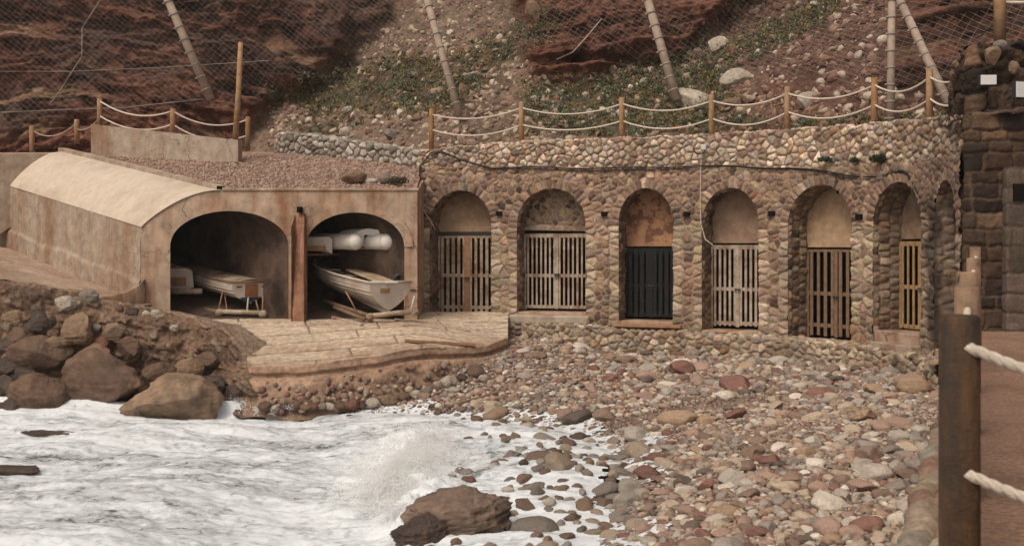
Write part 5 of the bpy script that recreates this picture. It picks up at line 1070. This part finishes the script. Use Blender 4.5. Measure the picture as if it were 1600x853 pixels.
fixed = [(1150,597,.30,'red',1.4),(1150,648,.20,'red',.6),(1283,611,.23,'red',1.3),(1133,615,.19,'white',1),(1013,741,.20,'red',.9),(903,575,.27,'dark',1.5),(1165,565,.26,'ochre',1),(1405,562,.36,'red',1.7),(1350,650,.27,'ochre',1.2),(1060,655,.27,'ochre',1.8),(995,680,.27,'pale grey',1),(997,705,.24,'pale tan',1),(873,755,.26,'pale tan',.9),(838,748,.28,'brown',1.2),(850,700,.22,'pale grey',1),(775,665,.26,'ochre',1),(970,715,.2,'grey',1),(1430,603,.34,'ochre',1.2),(835,838,.30,'grey',1.3),(760,850,.24,'ochre',1),(1185,605,.2,'grey',1),(820,815,.16,'brown',1.4),(945,772,.2,'grey',1.2),(906,688,.18,'dark',.9),(745,685,.15,'brown',1),(1130,545,.32,'red',1.6),(1085,550,.26,'grey',1.5),(1065,574,.28,'red',1.3),(1212,630,.15,'pale tan',1),(1290,782,.24,'white',1),(985,762,.2,'pale grey',1),(800,580,.2,'grey',1),(770,600,.2,'tan' if False else 'pale tan',1)]
for (px_, py_, r_, cn, fl) in fixed:
    z = .5
    for _ in range(6):
        Y_ = (EYE-z)*F/(py_-HOR); X_ = (px_-800)*Y_/F; z = float(beach_z(np.array([X_]), np.array([Y_]))[0])+r_*.3
    stones.append((X_, Y_, r_, cn, fl, True)); H_.setdefault((int(X_//cell), int(Y_//cell)), []).append((X_, Y_, r_))
def throw(rmin, rmax, tries, k, zone=None, power=2.0):
    global ci
    for _ in range(tries):
        x, y = XY[ci]; d = DD[ci]; ci = (ci+1) % len(XY); r = rmin+(rmax-rmin)*random.random()**power
        if d < -2.6 or not on_beach(x, y): continue
        if d < -.1 and (random.random() < .45+.2*(-d) or (r > .075 and random.random() < .35)): continue
        if y > 19.5 and not in_front(x, y): continue
        if x < -1.2 and d < 0: continue
        gz = gravel_zone(x, y)
        if r > .055 and gz < 1.15 and random.random() < .86*(1-gz/1.6): continue
        if x < -.5 and y > 21.5 and r > .10 and random.random() < .6: continue
        if not fits(x, y, r, k): continue
        H_.setdefault((int(x//cell), int(y//cell)), []).append((x, y, r)); i = rng.choice(len(PAL_ST), p=pw); stones.append((x, y, r, PAL_ST[i][0], random.uniform(.85,1.9), False))
throw(.14, .23, 520, .95, power=2.4); throw(.09, .14, 3800, .90, power=1.8); throw(.05, .09, 60000, .76, power=1.5); throw(.028, .05, 190000, .72)
print('stones', len(stones))
SX = np.array([s[0] for s in stones]); SY = np.array([s[1] for s in stones]); SD = water_d(SX, SY); SZ = beach_z(SX, SY, SD)
SR = np.array([q[2] for q in stones]); HW = foam_height(SX, SY)[0]; SZ = np.where((SD < .15) & (SR > .075), np.maximum(SZ, HW-SR*.18), SZ)
cold = {p[0]: np.array(p[1])*1.1 for p in PAL_ST}
order = sorted(range(len(stones)), key=lambda i: -(stones[i][2]/stones[i][1])*(1 if 800+F*SX[i]/SY[i] < 1475 and HOR-(SZ[i]-EYE)*F/SY[i] < 860 else 0))
big = set(order[:262])
protos = []
for k in range(26):
    V, Fc = rock_verts(4, 900+k, .22, .55+.4*(k % 3)/2, 1.3); me = np_mesh('beach_stone', V, Fc); me.materials.append(M['stone']); me.polygons.foreach_set('use_smooth', np.ones(len(Fc), bool)); protos.append(me)
door_names = ['first','second','third','fourth','fifth','sixth']
def where(x, y, d, px, py):
    if d < -.25: return 'standing in the surf'
    if d < .5: return 'at the edge of the foam'
    if y > 22 and px < 790: return 'in the row under the slipway lip'
    g = wall_gap(x, y)
    if g < 3.0:
        k = int(np.argmin([abs(px-(a_[0]+a_[1])/2) for a_ in AR[:6]])); return 'below the %s gate from the left' % door_names[k]
    if gravel_zone(x, y) < 1.0: return 'in the brown gravel strip'
    if edge_x(y)-x < 1.6: return 'beside the walkway retaining wall'
    if py > 790: return 'at the bottom edge of the beach'
    if py > 700: return 'on cobbles right of the surf' if px < 1180 else 'on cobbles near the walkway'
    return 'on the middle of the beach'
used = {}
lst = sorted(big, key=lambda i: -stones[i][2])
for n_, i in enumerate(lst):
    x, y, r, cn, fl, fx = stones[i]; z = SZ[i]; px, py = pix(x, y, z); col = cold[cn]*random.uniform(.85,1.12)
    sz = 'large' if r > .22 else ('medium' if r > .15 else 'small'); shp = 'long' if fl > 1.45 else ('round' if fl < 1.1 else 'oval')
    lab = '%s %s %s stone %s' % (sz, shp, cn, where(x, y, SD[i], px, py))
    # tell look-alikes apart by the bigger stone they touch
    if lab in used:
        dd_ = (SX[lst]-x)**2+(SY[lst]-y)**2; dd_[n_] = 99; j = lst[int(dd_.argmin())]; dirn = 'left of' if 800+F*SX[j]/SY[j] > px else 'right of'
        lab = '%s %s stone %s %s one %s' % (sz, cn, dirn, stones[j][3], where(x, y, SD[i], px, py))
    used[lab] = used.get(lab, 0)+1
    o = bpy.data.objects.new('beach_stone', protos[n_ % len(protos)]); COL.objects.link(o); fh = random.uniform(.5,.8)
    e1 = max(1, fl**.6); o.scale = (r*e1, r/e1*1.1, r*fh); o.location = (x, y, z+r*fh*(.35 if SD[i] > 0 else .15)); o.rotation_euler = (random.uniform(-.3,.3), random.uniform(-.25,.25), random.uniform(-.7,.7) if fx else random.uniform(0,6.28))
    col = col*(.55+.45*float(sstep(-.3,1.0,SD[i])))
    o.color = (*np.clip(col,0,1), 1); tag(o, lab, 'stone', 'stones strewn over the beach')
def scatter(idx, lv, name, zf=.3):
    Vs, Fs, Cs = [], [], []; base = 0; var = [rock_verts(lv, 950+k, .24, .7, 1.4) for k in range(16)]
    for i in idx:
        x, y, r, cn, fl = stones[i][:5]; V, Fc = var[random.randrange(16)]; e1 = max(1, fl**.6); fh = random.uniform(.5,.85); a_ = random.uniform(0,6.28); tx = random.uniform(-.4,.4)
        W = V*np.array([r*e1, r/e1*1.05, r*fh]); c_, s_ = math.cos(tx), math.sin(tx); W = np.stack([W[:,0], W[:,1]*c_-W[:,2]*s_, W[:,1]*s_+W[:,2]*c_], -1)
        c_, s_ = math.cos(a_), math.sin(a_); W = np.stack([W[:,0]*c_-W[:,1]*s_+x, W[:,0]*s_+W[:,1]*c_+y, W[:,2]+SZ[i]+r*fh*zf], -1)
        col = cold[cn]*random.uniform(.72,1.15)*(.55+.45*float(sstep(-.3,1.0,SD[i]))); Vs.append(W); Fs.append(Fc+base); base += len(V); Cs.append(np.repeat(col[None], len(V), 0))
    o = link(name, np_mesh(name, np.concatenate(Vs), np.concatenate(Fs), np.concatenate(Cs)), M['pebble'], None, True); return o
rest = [i for i in range(len(stones)) if i not in big]
sm = [i for i in rest if stones[i][2] >= .06]; ti = [i for i in rest if stones[i][2] < .06]
k0 = len(stones)
# merge both levels as one object of loose cobbles
o1 = scatter(sm, 3, 'cobbles'); tag(o1, 'countless grey, tan and red cobbles covering the beach', kind='stuff')
o2 = scatter(ti, 2, 'pebbles'); tag(o2, 'small pebbles filling the gaps between the beach cobbles', kind='stuff')
# fine gravel
gidx = []; XYg = rng.uniform([-5,10],[8.4,26.5],(60000,2)); Dg = water_d(XYg[:,0], XYg[:,1]); GP = GZ.p(np.linspace(0,GZ.L,40)); gzz = np.sqrt(((XYg[:,None,:]-GP[None])**2).sum(-1).min(1))
keep = (Dg > -.1) & (XYg[:,0] < edge_x(XYg[:,1])-.1) & ~((XYg[:,0] < -.2) & (XYg[:,1] > ramp_front(XYg[:,0])-.2)) & ((gzz < 1.4) | (rng.random(len(XYg)) < .45))
XYg = XYg[keep]; base_n = len(stones); gz_ = beach_z(XYg[:,0], XYg[:,1], Dg[keep])
Vo, Fo = icos(1); n = len(XYg); rr_ = rng.uniform(.010,.030,n); A3 = rng.uniform(.6,1.3,(n,3)); rotz = rng.uniform(0,6.28,n)
W = Vo[None]*rr_[:,None,None]*A3[:,None,:]; c_, s_ = np.cos(rotz)[:,None], np.sin(rotz)[:,None]; W = np.stack([W[...,0]*c_-W[...,1]*s_+XYg[:,0:1], W[...,0]*s_+W[...,1]*c_+XYg[:,1:2], W[...,2]+gz_[:,None]+.012], -1)
gcl = np.array([p[1] for p in PAL_ST]); gwt = np.array([3,3,1,6,3,1.5,3,1,4.]); gc = gcl[rng.choice(len(gcl), n, p=gwt/gwt.sum())]*rng.uniform(.6,1.1,(n,1)); GF = (Fo[None]+(np.arange(n)*len(Vo))[:,None,None]).reshape(-1,3)
tag(link('gravel', np_mesh('gravel', W.reshape(-1,3), GF, np.repeat(gc, len(Vo), 0)), M['pebble'], None, True), 'fine reddish brown gravel between the cobbles', kind='stuff')

# row of rocks wedged under the slipway lip
xk = -5.35; k = 0; cyc = ['brown','pale','dark','brown','tan','red','grey','pale','brown','red','dark','pale','tan','brown','pale','grey']
while xk < -.9:
    rr = random.choice((.09,.12,.14,.19)); cn = cyc[k % 16]; px_ = 800+F*xk/24; yk = float(ramp_front(xk))-.62-random.uniform(0,.16); zk = max(.12, float(beach_z(np.array([xk]), np.array([yk]))[0]))+rr*.55
    boulder((xk+rr, yk, zk), (rr*1.15, rr, rr*.85), tuple(v*.85 for v in BCOLS[cn]), '%s %s rock %s from the left in the row under the slipway lip' % ('large' if rr > .16 else ('small' if rr < .1 else 'medium'), {'tan':'tan','brown':'brown','dark':'dark','pale':'pale','red':'reddish','grey':'grey'}[cn], ['first','second','third','fourth','fifth','sixth','seventh','eighth','ninth','tenth','eleventh','twelfth','thirteenth','fourteenth','fifteenth','sixteenth','seventeenth','eighteenth','nineteenth','twentieth','twenty first','twenty second','twenty third','twenty fourth','twenty fifth'][min(k,24)]), 1000+k, .4, random.uniform(-.5,.5), random.uniform(-.3,.3), lv=4, group='rocks under the slipway lip')
    xk += rr*1.9; k += 1
# ------------------------------------------------ scree debris and plants on the slope
def scree():
    n = 46000; px = rng.uniform(420, 1520, n); py = rng.uniform(-5, 232, n); l_, r_, rr2 = cliff_masks(px, py); dens = (1-np.clip(l_+r_+rr2,0,1))*(1-.6*veg_mask(px,py))*np.where(px < 860, 1, .75)
    keep = (rng.random(n) < dens*(.35+.65*sstep(-.2,.35,fbm(px/60,py/30,0,3,655)))); px, py = px[keep], py[keep]; H = cliff_hit(px, py); ok = H[:,1] < 44; H, px, py = H[ok], px[ok], py[ok]; n = len(H)
    r = .018+.11*rng.random(n)**5*1.3; V0 = [rock_verts(2, 970+k, .2, .9)[0] for k in range(8)]; Fo = icos(2)[1]; k = rng.integers(0,8,n); V = np.stack(V0)[k]
    W = V*r[:,None,None]*rng.uniform(.5,1.5,(n,1,3)); a = rng.uniform(0,6.28,n); c, s = np.cos(a)[:,None], np.sin(a)[:,None]; W = np.stack([W[...,0]*c-W[...,2]*s, W[...,1], W[...,0]*s+W[...,2]*c], -1)+H[:,None,:]
    pal = np.array([(.38,.30,.22),(.23,.14,.10),(.50,.42,.33),(.15,.078,.058),(.30,.21,.155)]); wl = np.where(px[:,None] < 1100, np.array([[3,3,1.6,1.5,3]]), np.array([[.8,4,.9,5,1.5]])); wl = wl/wl.sum(1,keepdims=True); ci_ = (wl.cumsum(1) < rng.random(n)[:,None]).sum(1); col = pal[ci_]*rng.uniform(.7,1.15,(n,1))
    FF = (Fo[None]+(np.arange(n)*len(V0[0]))[:,None,None]).reshape(-1,3); tag(link('scree', np_mesh('scree', W.reshape(-1,3), FF, np.repeat(col, V.shape[1], 0)), M['pebble'], None, False), 'loose broken stones covering the slope behind the fence', kind='stuff')
scree()
def leaf_mesh(C_, size, col, up=.6, n_per=1):
    """little bent blades, two triangles each"""
    n = len(C_); d = rng.normal(size=(n,3)); d[:,2] = np.abs(d[:,2])+up; d /= np.linalg.norm(d,axis=1,keepdims=True); s = np.cross(d, rng.normal(size=(n,3))); s /= np.linalg.norm(s,axis=1,keepdims=True)+1e-9
    sz = size*rng.uniform(.6,1.4,n); wd = sz*.22
    V = np.stack([C_-s*wd[:,None], C_+s*wd[:,None], C_+d*sz[:,None]*.6+s*wd[:,None]*.8, C_+d*sz[:,None]*1.0], 1).reshape(-1,3); F_ = np.arange(n*4).reshape(n,4); return V, F_, np.repeat(col, 4, 0)
def grass():
    n = 8000; px = rng.uniform(420,1520,n); py = rng.uniform(-5,215,n); m_ = veg_mask(px,py); keep = rng.random(n) < m_*1.3*(.45+.55*sstep(-.2,.3,fbm(px/14,py/9,0,2,9))); px, py = px[keep], py[keep]; H = cliff_hit(px,py); H = H[H[:,1] < 44]; n = len(H)
    k = 30; rad = .04+.24*rng.random(n)**2; C_ = H[:,None,:]+rng.normal(size=(n,k,3))*np.array([1,.5,.45])*rad[:,None,None]*.6; C_[...,1] -= rad[:,None]*.5; C_[...,2] += .02
    kinds = np.array([(.085,.09,.048),(.135,.11,.045),(.105,.115,.08),(.16,.115,.06),(.062,.07,.038)]); kc = kinds[rng.integers(0,5,n)]; col = np.repeat(kc,k,0)*rng.uniform(1.0,1.9,(n*k,1))
    V, F_, Cc = leaf_mesh(C_.reshape(-1,3), .075, col); tag(link('ground_cover', np_mesh('ground_cover', V, F_, Cc), M['leaf'], None, False), 'low olive and grey green scrub on the slope', kind='stuff')
grass()
def shrub(px_, py_, Y, wpx, hpx, label, n=420, col=(.035,.045,.022)):
    c = at(px_, py_, Y); a = wpx*Y/F/2; b = hpx*Y/F/2; q = rng.normal(size=(n,3)); q /= np.linalg.norm(q,axis=1,keepdims=True); q *= rng.random((n,1))**.5; C_ = np.array(c)+q*np.array([a,min(a,.12),b]); cc = np.array(col)*rng.uniform(.6,1.5,(n,1))
    V, F_, Cc = leaf_mesh(C_, .05, cc, .2); o = link('shrub', np_mesh('shrub', V, F_, Cc), M['leaf'], None, False, c); tag(o, label, 'plant', 'plants rooted in the parapet')
def wy(px): u = ARC.u_at_px(px); return float((ARC.p(u)+ARC.n(u)*.08)[1])
shrub(1373,249,wy(1373)-.08,32,14,'dark green shrub growing from the ledge above the sixth arch',700); shrub(1290,250,wy(1290)-.05,26,8,'flat tuft on the ledge above the fifth arch',300); shrub(1335,251,wy(1335)-.05,16,8,'small tuft between the ledge plants above the fifth and sixth arches',200)
shrub(622,283,27.2,36,14,'dull green bush on the edge of the gravel terrace',500,(.06,.058,.035))
# small pebbles loose on terrace and slipway
def loose(name, label, pts, rmin, rmax, cols):
    n = len(pts); Vo, Fo = rock_verts(2, 33, .15, .5); r = rng.uniform(rmin,rmax,n); W = Vo[None]*r[:,None,None]*rng.uniform(.6,1.3,(n,1,3))+pts[:,None,:]; cc = np.array(cols)[rng.integers(0,len(cols),n)]*rng.uniform(.8,1.15,(n,1))
    tag(link(name, np_mesh(name, W.reshape(-1,3), (Fo[None]+(np.arange(n)*len(Vo))[:,None,None]).reshape(-1,3), np.repeat(cc,len(Vo),0)), M['pebble'], None, True), label, kind='stuff')
t_ = rng.random((210,2))**np.array([1,.7]); xx = -5.4+t_[:,0]*4.9; yf_ = ramp_front(xx); zz = ramp_z(xx, yf_)-.30-t_[:,1]*.62; loose('toe_rubble', 'rubble bedded in the worn toe of the slipway', np.stack([xx, yf_-.08-.62*t_[:,1], zz],-1), .025, .085, [(.26,.19,.14),(.20,.135,.10),(.36,.29,.22),(.17,.09,.07)])
t_ = rng.random((5200,2)); yy = 26.95+t_[:,1]*5.6; xx = curb_x(yy)+.2+t_[:,0]*(-2.5-curb_x(yy)-.2); loose('terrace_gravel', 'coarse pinkish gravel spread over the vault roof terrace', np.stack([xx,yy,back_z(xx,yy)+.01],-1), .015, .045, [(.30,.20,.155),(.22,.14,.11),(.36,.27,.21)])

# ------------------------------------------------ spray from the breaker
def spray():
    C_ = []
    def burst(px_, py_, Y, sx, sy, h, n, k=210):
        """n jets of droplets thrown up and over"""
        c = np.array(at(px_, py_, Y)); c[2] = max(c[2], .12)
        for _ in range(n):
            o = c+rng.normal(size=3)*np.array([sx, sy, .04]); v = rng.normal(size=3)*np.array([.9,.6,.35]); v[2] = abs(v[2])+1.0; v *= h*rng.uniform(.35,1.1)
            t = rng.random(k)**.8; p = o+v*t[:,None]-np.array([0,0,1.0])*h*(t**2)[:,None]*1.2+rng.normal(size=(k,3))*(.015+.16*t[:,None]*h); C_.append(p)
    for k in range(30): f = k/29; burst(604+62*f+random.gauss(0,10), 812-120*f+random.gauss(0,7), 15.0+3.6*f, .14, .2, .30+.28*math.sin(f*3.1), 13)
    burst(640,735,16.6,.25,.3,.62,70); burst(600,800,14.9,.16,.15,.5,40)
    burst(668,690,18.7,.3,.3,.4,40); burst(375,640,23.3,.2,.1,.35,14); burst(215,650,22.7,.3,.08,.22,14); burst(120,650,22.8,.4,.08,.2,12); burst(420,642,23.0,.3,.07,.2,8); burst(610,838,14.0,.06,.06,.42,24)
    P = np.concatenate(C_); P = P[P[:,2] > 0]; n = len(P); Vo, Fo = icos(1); r = .0022+.009*rng.random(n)**5
    W = Vo[None]*r[:,None,None]+P[:,None,:]; tag(link('sea_spray', np_mesh('sea_spray', W.reshape(-1,3), (Fo[None]+(np.arange(n)*len(Vo))[:,None,None]).reshape(-1,3)), M['foam_spray'], None, True), 'white droplets thrown up by the breaking wave', kind='stuff')
spray()

# ------------------------------------------------ faint haze volume added over the cove to lift the blacks
m = bpy.data.materials.new('haze'); m.use_nodes = True; n = m.node_tree.nodes; n.remove(n['Principled BSDF']); pv = n.new('ShaderNodeVolumePrincipled'); pv.inputs['Color'].default_value = (.93,.90,.86,1); pv.inputs['Density'].default_value = .0005; m.node_tree.links.new(pv.outputs[0], n['Material Output'].inputs['Volume'])
tag(MB().box((-12, 12, 16.5), (110, 90, 40)).build('haze', m, None, False), 'thin pale sea haze', kind='stuff')
